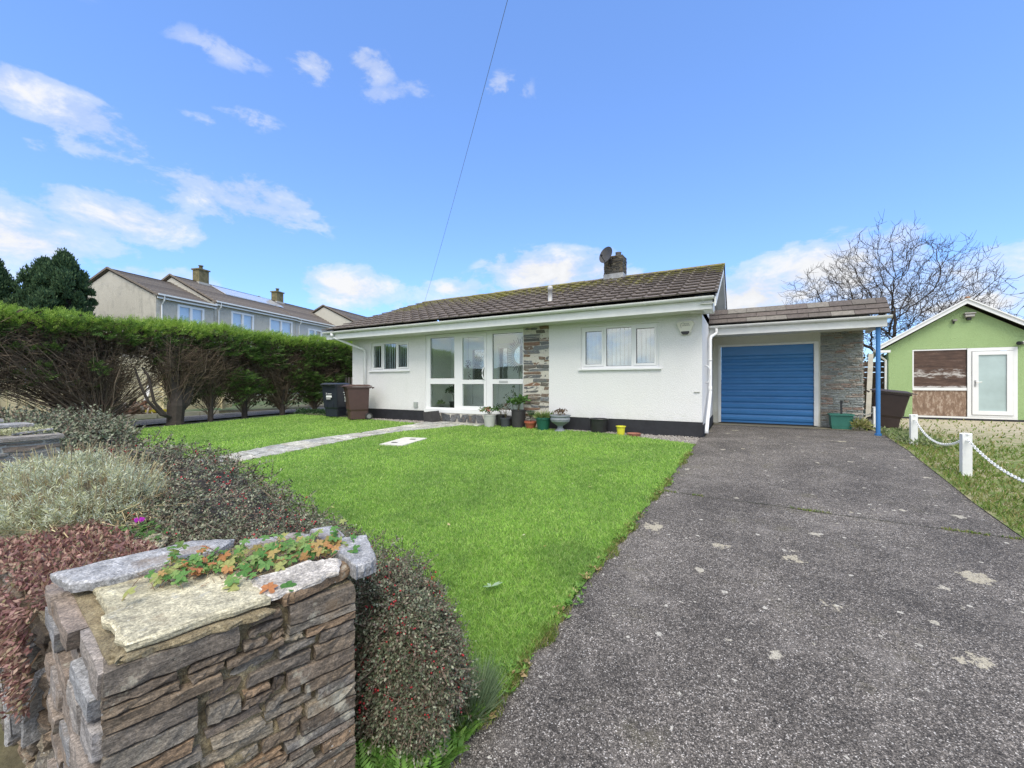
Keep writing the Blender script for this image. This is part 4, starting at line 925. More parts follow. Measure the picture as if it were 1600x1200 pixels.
# ------------------------------------------------------------------ green outbuilding
B = thing('outbuilding', 'lime green gabled outbuilding with boarded window and white glazed door', 'outbuilding', (5.35,16,0))
W['lime'] = render_wall('lime_render', (.36,.50,.24), (.26,.39,.18), .4, 1.0)
M = MB(); wall_open(M,3.78,6.95,.05,2.0,16,16.25,[(4.30,6.36,.05,1.99)])
M.prism([(3.62,16,2.0),(7.10,16,2.0),(5.36,16,3.17)], (0,.25,0)); M.box(3.78,3.98,16.25,21,.05,2.0); M.box(6.75,6.95,16.25,21,.05,2.0); M.box(3.98,6.75,20.8,21,.05,2.0)
M.prism([(3.62,20.8,2.0),(7.10,20.8,2.0),(5.36,20.8,3.17)], (0,.2,0)); M.build('wall', W['lime'], B)
M = MB(); M.box(3.76,6.97,15.99,16.2,-.1,.05); M.build('base', W['plinth'], B)
M = MB()
for sx in (-1,1):
    xe = 5.36+sx*1.86; M.prism([(5.36,15.80,3.20),(xe,15.80,1.985),(xe,15.80,2.10),(5.36,15.80,3.32)], (0,.025,0))
    M.prism([(5.36,15.77,3.31),(xe,15.77,2.09),(xe,15.77,2.125),(5.36,15.77,3.345)], (0,.06,0))
M.box(3.50,3.78,15.80,15.98,1.92,1.99); M.build('barge_board', W['upvc'], B)
M = MB(); M.prism([(5.36,15.83,3.30),(3.48,15.83,2.07),(3.48,15.83,2.10),(5.36,15.83,3.34),(7.24,15.83,2.10),(7.24,15.83,2.07)], (0,5.3,0)); M.build('roof', W['tile3'], B)
M = MB(); M.lathe([(0,0),(.05,0),(.05,.03),(0,.05)], (5.36,15.80,3.34)); M.build('finial', plain('finial', (.4,.2,.1)), B)
M = MB(); M.extr([(p[1],0,p[2]) for p in halfround(.05)], (3.45,15.80,2.04), (3.45,21,2.04)); M.tube([(3.45,15.9,2.0),(3.55,15.95,1.85),(3.72,16.05,1.7),(3.72,16.1,.1)], .03, 8); M.build('gutter', W['gutterw'], B)
m, t, b = nt('flaking_board'); co = coords(t)
c = ramp(t, nz(t, coords(t,(1,1,5)), 2.2, 8, .7), [(.35,(.035,.018,.012)),(.55,(.09,.05,.035)),(.68,(.18,.13,.10))])
sx = N(t,'ShaderNodeSeparateXYZ'); t.links.new(co, sx.inputs[0])
zb = ramp(t, sx.outputs[2], [(.86,.0),(.93,.28),(1.0,.28),(1.18,.22),(1.5,.22),(1.0,0)])
zmap = N(t,'ShaderNodeMapRange'); t.links.new(sx.outputs[2], zmap.inputs[0]); zmap.inputs[1].default_value = .85; zmap.inputs[2].default_value = 2.0
zb = ramp(t, zmap.outputs[0], [(0,.22),(.06,.22),(.10,.0),(.25,.0),(.34,.16),(.45,.10),(.6,-.05)])
ad = N(t,'ShaderNodeMath',operation='ADD'); t.links.new(zb, ad.inputs[0]); t.links.new(nz(t, coords(t,(1.2,1,3.5)), 3.2, 8, .75), ad.inputs[1])
c = mix(t, ramp(t, ad.outputs[0], [(.60,0),(.72,.9)]), c, (.52,.50,.48)); t.links.new(c, b.inputs['Base Color']); b.inputs['Roughness'].default_value = .6; W['board'] = m
W['board2'] = plain('weathered_panel', (.27,.19,.14), .8, .5, 9, .3, 40)
m, t, b = nt('stained_panel'); co = coords(t); c = ramp(t, nz(t, coords(t,(4,1,1.6)), 3, 8, .75), [(.35,(.13,.085,.06)),(.5,(.24,.16,.11)),(.62,(.42,.34,.27))]); t.links.new(c, b.inputs['Base Color']); b.inputs['Roughness'].default_value = .8; W['board2'] = m
M = MB(); M.box(4.33,5.41,16.02,16.05,.90,1.95); M.build('boarded_window', W['board'], B)
M = MB(); M.box(4.30,5.41,16.015,16.05,.10,.82); M.build('lower_panel', W['board2'], B)
M = MB(); M.box(4.30,5.41,15.99,16.06,.82,.895); M.box(4.30,4.33,15.995,16.06,.895,1.95); M.box(4.30,5.41,15.995,16.06,1.952,1.985); M.box(4.28,6.36,15.98,16.06,.05,.095); M.build('window_frame', W['upvc'], B)
M = MB()
for (a,b_,c_,d) in ((5.42,5.50,.10,1.985),(6.29,6.36,.10,1.985),(5.50,6.29,1.90,1.985),(5.50,6.29,.10,.15)): M.box(a,b_,15.985,16.06,c_,d)
for (a,b_,c_,d) in ((5.51,5.63,.16,1.89),(6.16,6.28,.16,1.89),(5.63,6.16,1.79,1.89),(5.63,6.16,.16,.27)): M.box(a,b_,15.965,16.03,c_,d)
dr = M.build('door', W['upvc'], B)
M = MB(); M.box(5.63,6.16,15.995,16.005,.27,1.79); M.build('pane', W['frost'], dr)
M = MB(); M.box(5.55,5.58,15.95,15.965,.93,1.10); M.tube([(5.565,15.95,1.05),(5.565,15.92,1.05),(5.68,15.92,1.05)], .009, 6); M.build('handle', plain('handle_metal', (.35,.35,.35), .35, metal=.5), dr)
for o_ in bpy.data.objects:
    q_ = o_
    while q_.parent: q_ = q_.parent
    if q_ == B and o_.type == 'MESH':
        for v_ in o_.data.vertices:
            if v_.co.y > .02: v_.co.x += v_.co.y*.21
FL = thing('floodlight', 'small rectangular floodlight fixed high on the green gable', 'light', (5.42,15.98,2.9))
M = MB(); M.obox((5.44,15.92,2.93),(.22,.12,.03),(1,0,0),(0,.2,1)); M.obox((5.44,15.93,2.87),(.18,.10,.07),(1,0,0),(0,.25,1)); M.build('housing', plain('flood_housing', (.30,.29,.27), .5, .2), FL)
M = MB(); M.box(5.40,5.48,15.93,16.0,2.76,2.82); M.build('sensor', W['blackpl'], FL)
FL = thing('security_camera', 'tiny grey sensor on the green gable left of the floodlight', 'sensor', (5.15,15.98,2.76))
M = MB(); M.obox((5.15,15.94,2.77),(.08,.12,.05),(1,0,0)); M.build('housing', plain('cam_housing', (.22,.21,.19), .5), FL); M = MB(); M.box(5.13,5.16,15.96,16.0,2.68,2.75); M.build('bracket', W['blackpl'], FL)
FL = thing('security_camera', 'black round camera on the green wall above the white door right edge', 'camera', (6.36,15.98,2.07))
M = MB(); M.tube([(6.33,15.86,2.07),(6.42,15.97,2.08)], [.05,.045], 14); M.build('housing', W['blackpl'], FL); M = MB(); M.box(6.44,6.52,15.96,16.0,2.05,2.13); M.build('bracket', W['gutterw'], FL)
# fence between garage and outbuilding
FN = thing('timber_fence', 'low horizontal timber board fence between the garage pier and green outbuilding', 'fence', (2.9,19,0)); M = MB()
for k in range(9): M.box(2.2,4.6,19.0,19.03,.1+k*.19,.1+k*.19+.165)
M.build('boards', plain('fence_brown', (.13,.085,.06), .85, .3, 5), FN); M = MB(); M.box(2.6,2.7,19.04,19.14,0,1.9); M.build('post', plain('fence_post_b', (.12,.09,.06), .9), FN)
M = MB()
for k in range(3): M.box(2.1,3.7,20.0,20.03,1.75+k*.13,1.85+k*.13)
M.build('timber_rail', plain('pale_timber', (.45,.38,.20), .8, .25, 5), label='pale yellow slatted screen beyond the brown fence behind the garage', cat='screen')
M = MB(); M.bar((2.75,13.3,0),(3.0,14.2,1.8),.10,.03); M.build('timber_plank', plain('grey_plank', (.42,.40,.34), .8, .15), label='pale grey plank leaning behind the dark brown bin', cat='plank')
# ------------------------------------------------------------------ overhead wire
M = MB(); a = np.array([-2.49,4.33,5.69]); b_ = np.array([-10.12,11.5,4.0]); t = np.linspace(-.8,1,60); P = a+(b_-a)*t[:,None]; P[:,2] -= .10*4*t*(1-t)
M.tube(P, .0035, 5); M.build('overhead_wire', plain('wire_black', (.16,.16,.17), .6), label='thin overhead telephone wire sloping down to the bungalow ridge', cat='wire')
# ------------------------------------------------------------------ terrace houses beyond the hedge
dT = np.array([-.264,.965,0]); gT = np.array([-.965,-.264,0]); Z3 = np.array([0,0,1.])
W['pebble'] = render_wall('pebbledash', (.54,.52,.455), (.24,.235,.21), .6, .9); W['pebble2'] = render_wall('pale_dash', (.55,.55,.53), (.4,.4,.38), .4, .9); W['cement'] = render_wall('cream_dash', (.50,.49,.43), (.36,.34,.29), .4)
W['winref'] = glass_mat('far_glass', (.8,.85,.87), .22)
m, t, b = nt('chimney_brick'); co = coords(t); c = ramp(t, nz(t, co, 4, 7, .7), [(.35,(.09,.085,.04)),(.6,(.20,.17,.09)),(.75,(.26,.21,.15))]); t.links.new(c, b.inputs['Base Color']); b.inputs['Roughness'].default_value = .9; W['cbrick'] = m
def house(label, P0, s0, s1, w, ze, zr, mat, wins, chims=(), solar=False, group='terraced houses behind the hedge', z0=-.05, win_bot=5.6):
    def pt(s, q, z, out=0): return tuple(np.array([P0[0],P0[1],0])+dT*s+gT*(q-out)+Z3*z)
    t_ = thing('terraced_house', label, 'house', pt(s0,0,0), group)
    M = MB()
    # front wall with openings, built as boxes
    def slab(sa,sb,za,zb,qa=0,qb=.25): M.add([pt(s,q,z) for z in (za,zb) for q in (qa,qb) for s in (sa,sb)], [(0,2,3,1),(4,5,7,6),(0,1,5,4),(2,6,7,3),(0,4,6,2),(1,3,7,5)])
    xs = s0
    for (a,b_,c_,d) in sorted(wins):
        slab(xs,a,z0,ze); slab(a,b_,z0,c_); slab(a,b_,d,ze); xs = b_
    slab(xs,s1,z0,ze)
    slab(s0,s1,z0,ze,2*w-.25,2*w)
    for sg in (s0, s1-.25):
        P = [pt(sg,.25 if sg==s0 else .25,z0),pt(sg,2*w-.25,z0),pt(sg,2*w-.25,ze),pt(sg,w,zr-.12),pt(sg,.25,ze)]; M.prism(P, tuple(dT*.25))
    M.prism([pt(s0,0,ze),pt(s0,.25,ze),pt(s0,.25,ze+.1)], tuple(dT*.25))
    wl = M.build('wall', mat, t_)
    # roof with stepped courses
    M = MB(); sg0, sg1 = s0-.12, s1+.0; n = 14
    L = math.hypot(w+.35, zr-ze+.16); 
    for side in (0,1):
        for i in range(n):
            a0, a1 = i/n, (i+1)/n+.02
            def q_(a): qq = -.35+(w+.35)*a; return qq if side == 0 else 2*w-qq
            def z_(a): return ze-.16+(zr-ze+.16)*a
            st = s0-.12 if side else sg0
            M.add([pt(sg0,q_(a0),z_(a0)+.10),pt(sg1,q_(a0),z_(a0)+.10),pt(sg1,q_(a1),z_(a1)+.03),pt(sg0,q_(a1),z_(a1)+.03),pt(sg0,q_(a0),z_(a0)+.0),pt(sg1,q_(a0),z_(a0)+.0)], [(0,1,2,3),(4,5,1,0),(0,3,4),(1,5,2)])
    M.add([pt(sg0,-.33,ze-.13),pt(sg1,-.33,ze-.13),pt(sg1,w,zr-.02),pt(sg0,w,zr-.02),pt(sg0,2*w+.33,ze-.13),pt(sg1,2*w+.33,ze-.13)], [(0,1,2,3),(3,2,5,4)])
    rf = M.build('roof', W['tile3'], t_)
    M = MB(); M.bar(pt(s0-.1,-.36,ze+.0), pt(s1,-.36,ze+.0), .10, .12); M.build('gutter', W['gutterw'], t_)
    M = MB(); M.bar(pt(s0-.1,-.27,ze-.16), pt(s1,-.27,ze-.16), .05, .26); M.build('fascia', W['gutterw'], t_)
    M = MB(); M.bar(pt(s0-.14,-.35,ze-.06), pt(s0-.14,w,zr+.12), .05, .14); M.bar(pt(s0-.14,2*w+.35,ze-.06), pt(s0-.14,w,zr+.12), .05, .14); M.build('verge', W['tile3'], rf)
    for (a,b_,c_,d) in wins:
        M = MB(); 
        def fr(sa,sb,za,zb): M.add([pt(s,q,z) for z in (za,zb) for q in (-.05,.06) for s in (sa,sb)], [(0,2,3,1),(4,5,7,6),(0,1,5,4),(2,6,7,3),(0,4,6,2),(1,3,7,5)])
        fr(a-.06,b_+.06,d-.10,d+.06); fr(a-.06,b_+.06,c_-.08,c_+.08); fr(a-.06,a+.10,c_+.08,d-.10); fr(b_-.10,b_+.06,c_+.08,d-.10); m_ = a+(b_-a)*.5; fr(m_-.09,m_+.09,c_+.08,d-.10)
        if b_-a > 2.4: pass
        wi = M.build('window', W['upvc'], t_)
        M = MB(); M.add([pt(s,.03,z) for s,z in ((a,c_),(b_,c_),(b_,d),(a,d))], [(0,1,2,3)]); M.build('pane', W['winref'], wi)
        M = MB(); M.add([pt(s,.22,z) for s,z in ((a,c_),(b_,c_),(b_,d),(a,d))], [(0,1,2,3)]); M.build('net_curtain', W['blind'], wi)
    M = MB(); M.tube([pt(s0+.35,-.33,ze-.05),pt(s0+.35,-.30,ze-.4),pt(s0+.35,-.06,ze-.7),pt(s0+.35,-.06,z0)], .05, 8); M.build('downpipe', W['gutterw'], t_)
    for (s,hh) in chims:
        M = MB(); c_ = pt(s,w,zr-.6); 
        M.obox(pt(s,w,zr+hh/2-.3),(.95,.75,hh+.6),dT); M.obox(pt(s,w,zr+hh+.05),(1.12,.92,.12),dT); ck = M.build('chimney', W['cbrick'], rf)
        M = MB(); M.obox(pt(s,w,zr-.10),(1.12,.92,.22),dT); M.build('flashing', plain('cement_fillet', (.42,.41,.37), .9), rf)
        M = MB(); M.lathe([(.16,0),(.14,.3),(.20,.32),(.20,.38),(0,.40)], pt(s,w,zr+hh+.11)); M.build('chimney_pot', W['cbrick'], rf, smooth=True)
    if solar:
        for k in range(4):
            a_, b2 = 7.7+k*1.72, 7.7+k*1.72+1.66; M = MB()
            for (e,f_,h_) in (((.56),(.90),.2),):
                def rp(s,a,n): return np.array(pt(s,-.35+(w+.35)*a, ze-.16+(zr-ze+.16)*a+n))
                V = [rp(a_,e,.12),rp(b2,e,.12),rp(b2,f_,.12),rp(a_,f_,.12),rp(a_,e,.20),rp(b2,e,.20),rp(b2,f_,.20),rp(a_,f_,.20)]
                M.add(V, [(3,2,1,0),(4,5,6,7),(0,1,5,4),(1,2,6,5),(2,3,7,6),(3,0,4,7)])
            M.build('solar_panel', W['solar'], rf)
    return t_
m, t, b = nt('solar_glass'); b.inputs['Base Color'].default_value = (.55,.57,.60,1); b.inputs['Roughness'].default_value = .25; b.inputs['Specular IOR Level'].default_value = 1.0; b.inputs['Coat Weight'].default_value = 1; W['solar'] = m  # pale base colour paints in the white cloud reflection on the panels
PT = np.array([-37.4,13.4])
house('end terraced house with grey pebbledash gable nearest the dark conifers', PT, 0, 4.45, 4.67, 7.56, 9.70, W['pebble'], [(1.55,3.55,5.4,7.08)])
house('middle terraced house with solar panels and two chimneys on its brown roof', PT, 4.5, 13.55, 4.67, 7.90, 10.35, W['pebble'], [(6.1,8.3,5.5,7.35),(10.2,13.0,5.9,7.40)], [(7.1,1.15)], True)
house('white rendered terraced house with a chimney at the far end of the row', PT, 13.6, 23, 4.67, 7.86, 10.33, W['pebble2'], [(15.4,17.4,5.6,7.05)], [(16.0,1.05)])
house('pale cream gable house seen beyond the end of the grey terrace', np.array([-40.0,33.6]), 0, 9, 4.67, 8.2, 10.5, W['cement'], [], [(14,.5)] and [])
M = MB(); t_ = thing('terraced_house', 'distant house of which only a dark chimney and ridge rise beside the bungalow roof', 'house', (-36,52,0))
M.box(-40,-32,50,58,-.05,6.6); M.build('wall', W['cement'], t_); M = MB(); M.prism([(-40.4,49.8,6.5),(-40.4,58.2,6.5),(-40.4,54,8.8)], (9,0,0)); rf = M.build('roof', W['tile3'], t_)
M = MB(); M.box(-34.3,-33.3,53.6,54.4,8.3,9.7); M.box(-34.4,-33.2,53.5,54.5,9.7,9.85); M.build('chimney', W['cbrick'], rf); M = MB(); M.lathe([(.17,0),(.15,.5),(0,.5)], (-33.8,54,9.85)); M.build('chimney_pot', W['cbrick'], rf)
# ------------------------------------------------------------------ conifers
W['conif'] = leafmat('conifer_foliage', [(.025,.055,.03),(.04,.085,.042),(.06,.115,.05),(.09,.14,.06)], .8, .1)
W['bark'] = plain('dark_bark', (.05,.04,.032), .9, .3, 12, .6, 40)
def conifer(label, x, y, h, r, n, zlow=2.0):
    t_ = thing('conifer_tree', label, 'tree', (x,y,-.05), 'dark conifers left of the terrace')
    M = MB(); M.tube([(x,y,-.1),(x,y,h*.5),(x+.1,y,h*.9)], [.28,.18,.04], 8)
    for k in range(26):
        a = random.random()*6.28; z = random.uniform(zlow,h*.85); rr = r*.75*(1-(z/h)**3); M.tube([(x,y,z),(x+math.cos(a)*rr,y+math.sin(a)*rr,z+.9)], [.07,.02], 5)
    M.build('trunk', W['bark'], t_)
    M = MB(); nb = 150
    for k in range(nb):
        z = zlow+(h-zlow)*(k+random.random())/nb; f = (z-zlow)/(h-zlow); rr = r*(1-f**6)*random.uniform(.75,1.08)*(.75+.25*math.sin(f*3)) ; a = k*2.4+random.random()
        c_ = (x+math.cos(a)*rr*random.uniform(.5,.95), y+math.sin(a)*rr*random.uniform(.5,.95), z)
        s = random.uniform(.35,1.0)*(1-.2*f); d = rnd_dirs(n, -.3, 1); p = np.array(c_)+d*np.array([s*.6,s*.6,s])*rng.uniform(.55,1,n)[:,None]
        M.leaves(p, norm(d*.6+np.array([0,0,1.1])+rng.normal(0,.35,(n,3))), rng.normal(0,1,(n,3)), rng.uniform(.12,.26,n), .07)
    M.build('crown', W['conif'], t_)
conifer('broad dark conifer, tallest of the conifers, just left of the grey gable', -40.0, 8.5, 8.7, 1.75, 340)
conifer('dark conifer with a twin top crowding behind the broad one', -38.9, 9.1, 9.2, 1.65, 320)
conifer('dark conifer cut by the left edge of the view', -41.6, 6.6, 8.5, 1.35, 260)
# ------------------------------------------------------------------ hedge
HG = thing('conifer_hedge', 'long clipped conifer hedge, green on top with bare brown branches below', 'hedge', (-14.0,5,0))
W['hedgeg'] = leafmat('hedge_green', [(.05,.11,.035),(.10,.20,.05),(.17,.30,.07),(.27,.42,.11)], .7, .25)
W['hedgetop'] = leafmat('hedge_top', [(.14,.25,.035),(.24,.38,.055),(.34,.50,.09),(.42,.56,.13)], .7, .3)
W['twig'] = leafmat('hedge_twigs', [(.06,.045,.033),(.12,.09,.062),(.22,.17,.12),(.09,.062,.045),(.17,.14,.09)], .9, 0)
W['deadleaf'] = leafmat('hedge_dead', [(.04,.03,.025),(.10,.07,.055),(.06,.07,.035),(.16,.11,.08)], .9, 0)
def top_z(y): return 2.60+.05*math.sin(y*1.3)+.035*math.sin(y*3.9+1)+(.04 if y > 5 else 0)
def spray(M, p, d, L, n=9, wid=.55):
    """flat fan of scale leaves"""
    d = norm(d); s = norm(np.cross(d, norm(rng.normal(0,1,3)+np.array([0,0,2.])))); t = np.linspace(.1,1,n)
    P = p+d*L*t[:,None]; sg = np.where(np.arange(n)%2, 1, -1)[:,None]
    dd = norm(d+s*sg*wid*(1.2-t[:,None]*.6))
    return P-d*L*.1, dd, np.repeat(np.cross(d,s)[None],n,0), L*.42*(1.15-t*.6)
def sprays(M, pts, dirs, Ls, n=9, lw=.22, wid=.7):
    A=[];B=[];C=[];Dd=[]
    for p,d,L in zip(pts,dirs,Ls):
        a,b_,c_,l = spray(M,p,d,L,n,wid); A.append(a);B.append(b_);C.append(c_);Dd.append(l)
    A=np.vstack(A);B=np.vstack(B);C=np.vstack(C);Dd=np.concatenate(Dd); M.leaves(A,B,C,Dd,Dd*lw)
# top foliage
n = 9000; y = rng.uniform(-.5,12.5,n); x = rng.uniform(-15.3,-13.08,n); tz = np.array([top_z(q) for q in y])
edge = np.clip((x+13.6)/.45,0,1); z = tz-.10*edge-rng.uniform(0,.20,n)*(.5+edge)+.05*np.sin(x*7+y*5)
d = np.stack([.3+edge*.7+rng.normal(0,.35,n), rng.normal(0,.45,n), np.full(n,.75)],1)
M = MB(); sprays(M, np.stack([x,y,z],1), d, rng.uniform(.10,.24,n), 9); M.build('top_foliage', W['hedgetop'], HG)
# face foliage: noise-driven patches, denser toward top and toward the house end
pts=[];ds=[];Ls=[]
k = 0
while k < 13000:
    y_ = random.uniform(-.5,12.3); z_ = random.uniform(.35,2.52); 
    f = noise.noise((y_*1.1, z_*2.4, 3.3))+.5*noise.noise((y_*3,z_*6,1))
    thr = .07-1.0*sm(1.7,2.45,z_)-.22*sm(5,9,y_)
    if z_ < 1.2 and y_ < 4.8: thr += .22
    if abs(y_-4.45) < .55 and z_ < 1.5: thr += .5
    k += 1
    if f < thr: continue
    bul = .16*math.sin(y_*2.1)+.1*noise.noise((y_*2,z_*2,7))
    pts.append((-13.22+bul*.6-random.uniform(0,.22)-(.25*(1-sm(.4,1.4,z_))), y_, z_)); ds.append((.8,random.gauss(0,.5),random.uniform(-.15,.5))); Ls.append(random.uniform(.12,.30))
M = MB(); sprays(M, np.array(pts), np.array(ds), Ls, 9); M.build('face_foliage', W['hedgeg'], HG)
# dead interior leaves / mass
n = 26000; y = rng.uniform(-.5,12.3,n); z = rng.uniform(1.25,2.5,n)
gapm = (np.exp(-((y-4.55)/.45)**2) > .35) & (z < 1.75)
low = z < 1.25+.35*np.abs(np.sin(y*1.9)); keep = ~(gapm | low)
x = rng.uniform(-15.0,-13.32,n); p = np.stack([x,y,z],1)[keep]; nn = len(p)
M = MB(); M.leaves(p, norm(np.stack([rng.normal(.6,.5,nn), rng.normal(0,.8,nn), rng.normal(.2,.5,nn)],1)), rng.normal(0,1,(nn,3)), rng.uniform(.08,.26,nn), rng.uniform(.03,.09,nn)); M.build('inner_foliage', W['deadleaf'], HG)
bases = [(-13.45,-.6,.10,130),(-13.5,1.3,.12,260),(-13.41,3.77,.16,620),(-13.25,5.16,.19,300),(-13.4,6.06,.08,150),(-13.8,7.2,.09,240),(-13.6,8.3,.09,260),(-13.6,9.5,.08,220),(-13.7,10.8,.08,200)]
for bi,(bx,by,br,cnt) in enumerate(bases):
    bz = gz(bx,by); M = MB()
    if bi == 2:
        M.tube([(bx,by,bz-.1),(bx,by,bz+.12),(bx,by,bz+.3)], [.16,.13,.08], 9)
    elif bi == 3:
        M.tube([(bx,by,bz-.1),(bx,by,bz+.1),(bx,by+.02,bz+.5),(bx,by+.05,bz+.9)], [.22,.19,.20,.12], 10)
        for k in range(16):
            a = random.uniform(-.35,1); M.tube([(bx,by+a*.05,bz+.2),(bx+.08,by+a*.28,bz+.55),(bx+.05,by+a*.45,bz+1.3),(bx-.1,by+a*.7,bz+1.9)], [.05,.045,.035,.02], 6)
        for a,hh in ((-1.0,1.0),(-.82,1.3)): M.tube([(bx+.05,by,bz+.14),(bx+.15,by+a*.35,bz+.28),(bx+.15,by+a*.62,bz+.62),(bx+.1,by+a*.75,bz+hh),(bx,by+a*.85,bz+1.5)], [.05,.045,.035,.03,.02], 6)
    else:
        M.tube([(bx,by,bz-.1),(bx+.02,by,bz+.5),(bx,by+.05,bz+1.3)], [br,br*.75,br*.5], 8)
    M.build('trunk', W['bark'], HG)
    M = MB()
    for k in range(cnt):
        sp = {2:2.0,3:1.0,4:.7}.get(bi,1.25); a = random.gauss(0,.42)*sp; a = max(-sp,min(sp,a*1.5))
        if bi == 2 and a > .75 and random.random() < .75: a *= .5
        if bi == 3 and a < -.35: a *= .45
        if bi in (2,3) and 4.1 < by+a < 4.95 and random.random() < .82: continue
        top = random.uniform(1.0,2.2) if bi != 3 else random.uniform(1.4,2.3)
        z0_ = bz+random.uniform(.05,.35 if bi == 2 else .8); dx = random.uniform(-.7,.35)
        mid = (bx+dx*.4, by+a*.42, z0_+(top-z0_)*.36+random.uniform(-.08,.08)); q3 = (bx+dx*.7+random.uniform(-.1,.1), by+a*.78+random.uniform(-.1,.1), z0_+(top-z0_)*.7); end = (bx+dx+random.uniform(-.1,.1), by+a*1.05+random.uniform(-.1,.1), top)
        mid = tuple(np.array(mid)+rng.normal(0,.06,3)); q3 = tuple(np.array(q3)+rng.normal(0,.08,3)); r = random.uniform(.003,.012); M.tube([(bx+random.uniform(-.06,.06),by+a*.03,z0_),mid,q3,end], [r*1.3,r,r*.7,r*.3], 4, cap=False)
        for e in range(14):
            f = random.uniform(.3,1); base = np.array(mid)*(1-f)+np.array(end)*f
            dd = np.array([random.uniform(-.2,.9),np.sign(a)*random.uniform(-.3,1.),random.uniform(-.1,.9)])*random.uniform(.12,.38)
            M.tube([base,base+dd*.5+np.array([0,0,-.02]),base+dd],[.005,.004,.002],3,cap=False)
    M.build('branches', W['twig'], HG)
n = 15000; y = rng.uniform(-.6,12,n); z = .25+rng.random(n)**.8*2.0; x = rng.uniform(-14.2,-13.12,n)-.25*(z<.8)
keep = ~((np.abs(y-4.5)<.42)&(z<1.6)) & (z > .35+.5*np.abs(np.sin((y-1.3)*1.25))) & ((y < 4.3)|(rng.random(n)<.55))
p = np.stack([x,y,z],1)[keep]; nn = len(p); by_ = np.array([b_[1] for b_ in bases]); near = by_[np.abs(p[:,1][:,None]-by_[None]).argmin(1)]
dd = np.stack([rng.normal(.25,.4,nn), np.clip((p[:,1]-near)*.9,-1,1)+rng.normal(0,.45,nn), rng.normal(.45,.4,nn)],1)
M = MB(); M.leaves(p, dd, rng.normal(0,1,(nn,3)), rng.uniform(.10,.34,nn), rng.uniform(.006,.013,nn)); M.build('scrub_twigs', W['twig'], HG)
# fence, path edging and rubble seen through the hedge gap
FN = thing('timber_fence', 'pale horizontal boarded timber fence seen through the gap in the hedge', 'fence', (-18.2,5,0)); W['palef'] = plain('pale_fence', (.74,.68,.46), .8, .25, 4)
M = MB()
for k in range(11): M.box(-18.22,-18.19,4.6,9,.05+k*.17,.05+k*.17+.155)
for k in range(24): M.box(-17.6-.03*(k%2),-17.57-.03*(k%2),.8+k*.16,.8+k*.16+.15,-.2,1.5)
M.build('boards', W['palef'], FN)
for y_ in (4.7,6.7,8.6): M = MB(); M.box(-18.19,-18.10,y_,y_+.1,0,1.95); M.build('post', W['palef'], FN)
FP = thing('concrete_post', 'square pale concrete post standing in front of the rubble heap behind the hedge', 'post', (-16.6,4.95,0)); M = MB(); M.box(-16.72,-16.50,4.78,5.0,-.1,1.75); M.add([(-16.72,4.78,1.75),(-16.5,4.78,1.75),(-16.5,5,1.75),(-16.72,5,1.75),(-16.61,4.89,1.80)],[(0,1,4),(1,2,4),(2,3,4),(3,0,4)]); M.build('post_body', plain('post_conc', (.40,.36,.28), .9, .15), FP)
M = MB(); 
for k in range(9): M.obox((-16.45+random.uniform(-.02,.02),2.6+k*.6,-.02),(.10,.58,.14),(1,0,0))
M.build('kerb_edging', plain('kerb', (.50,.48,.40), .9, .15), label='low pale concrete edging along the path behind the hedge', cat='kerb')
M = MB()
for k in range(320):
    c_ = (-17.1+random.gauss(0,.22), random.uniform(3.6,6.3), 0); hh = .42*math.exp(-((c_[1]-5.6)/.55)**2)+.25*math.exp(-((c_[1]-4.4)/.5)**2); s = random.uniform(.05,.2)
    stone(M,(c_[0],c_[1],random.uniform(0,hh)), (s,s*.7,s*.4), rnd_dirs(1)[0], norm(rng.normal(0,1,3)), tpl='lo', rough=.012)
M.build('rubble_heap', leafmat('rubble', [(.22,.12,.08),(.30,.19,.14),(.16,.09,.06),(.40,.32,.24),(.25,.16,.12),(.60,.58,.55)], .9, 0), label='heap of broken brown rubble and pale rags behind the hedge', cat='rubble', kind='stuff')
M = MB()
for k in range(16):
    c_ = np.array((-16.8+random.uniform(-.2,.2), random.uniform(3.7,4.7), .08+random.uniform(0,.12))); V = [c_+rng.normal(0,.1,3)*np.array([1,1,.5]) for _ in range(6)]; M.add(V, [(0,1,2),(0,2,3),(0,3,4),(0,4,5),(1,2,5)])
M.build('plastic_sheeting', leafmat('plastic_white', [(.7,.7,.68),(.5,.5,.52),(.75,.72,.65)], .4, .1), label='crumpled white plastic sheeting dumped beside the concrete post', cat='plastic sheet')
M = MB(); M.bar((-16.9,5.75,.3),(-17.1,5.95,.95),.10,.03); M.build('white_board', W['upvc'], label='short white board sticking up out of the rubble heap', cat='board')
M = MB(); M.obox((-16.75,6.0,.12),(.2,.5,.08),(1,.1,0)); M.build('yellow_board', plain('yellow_b', (.6,.5,.05), .6), label='yellow scrap lying at the foot of the rubble heap', cat='scrap')
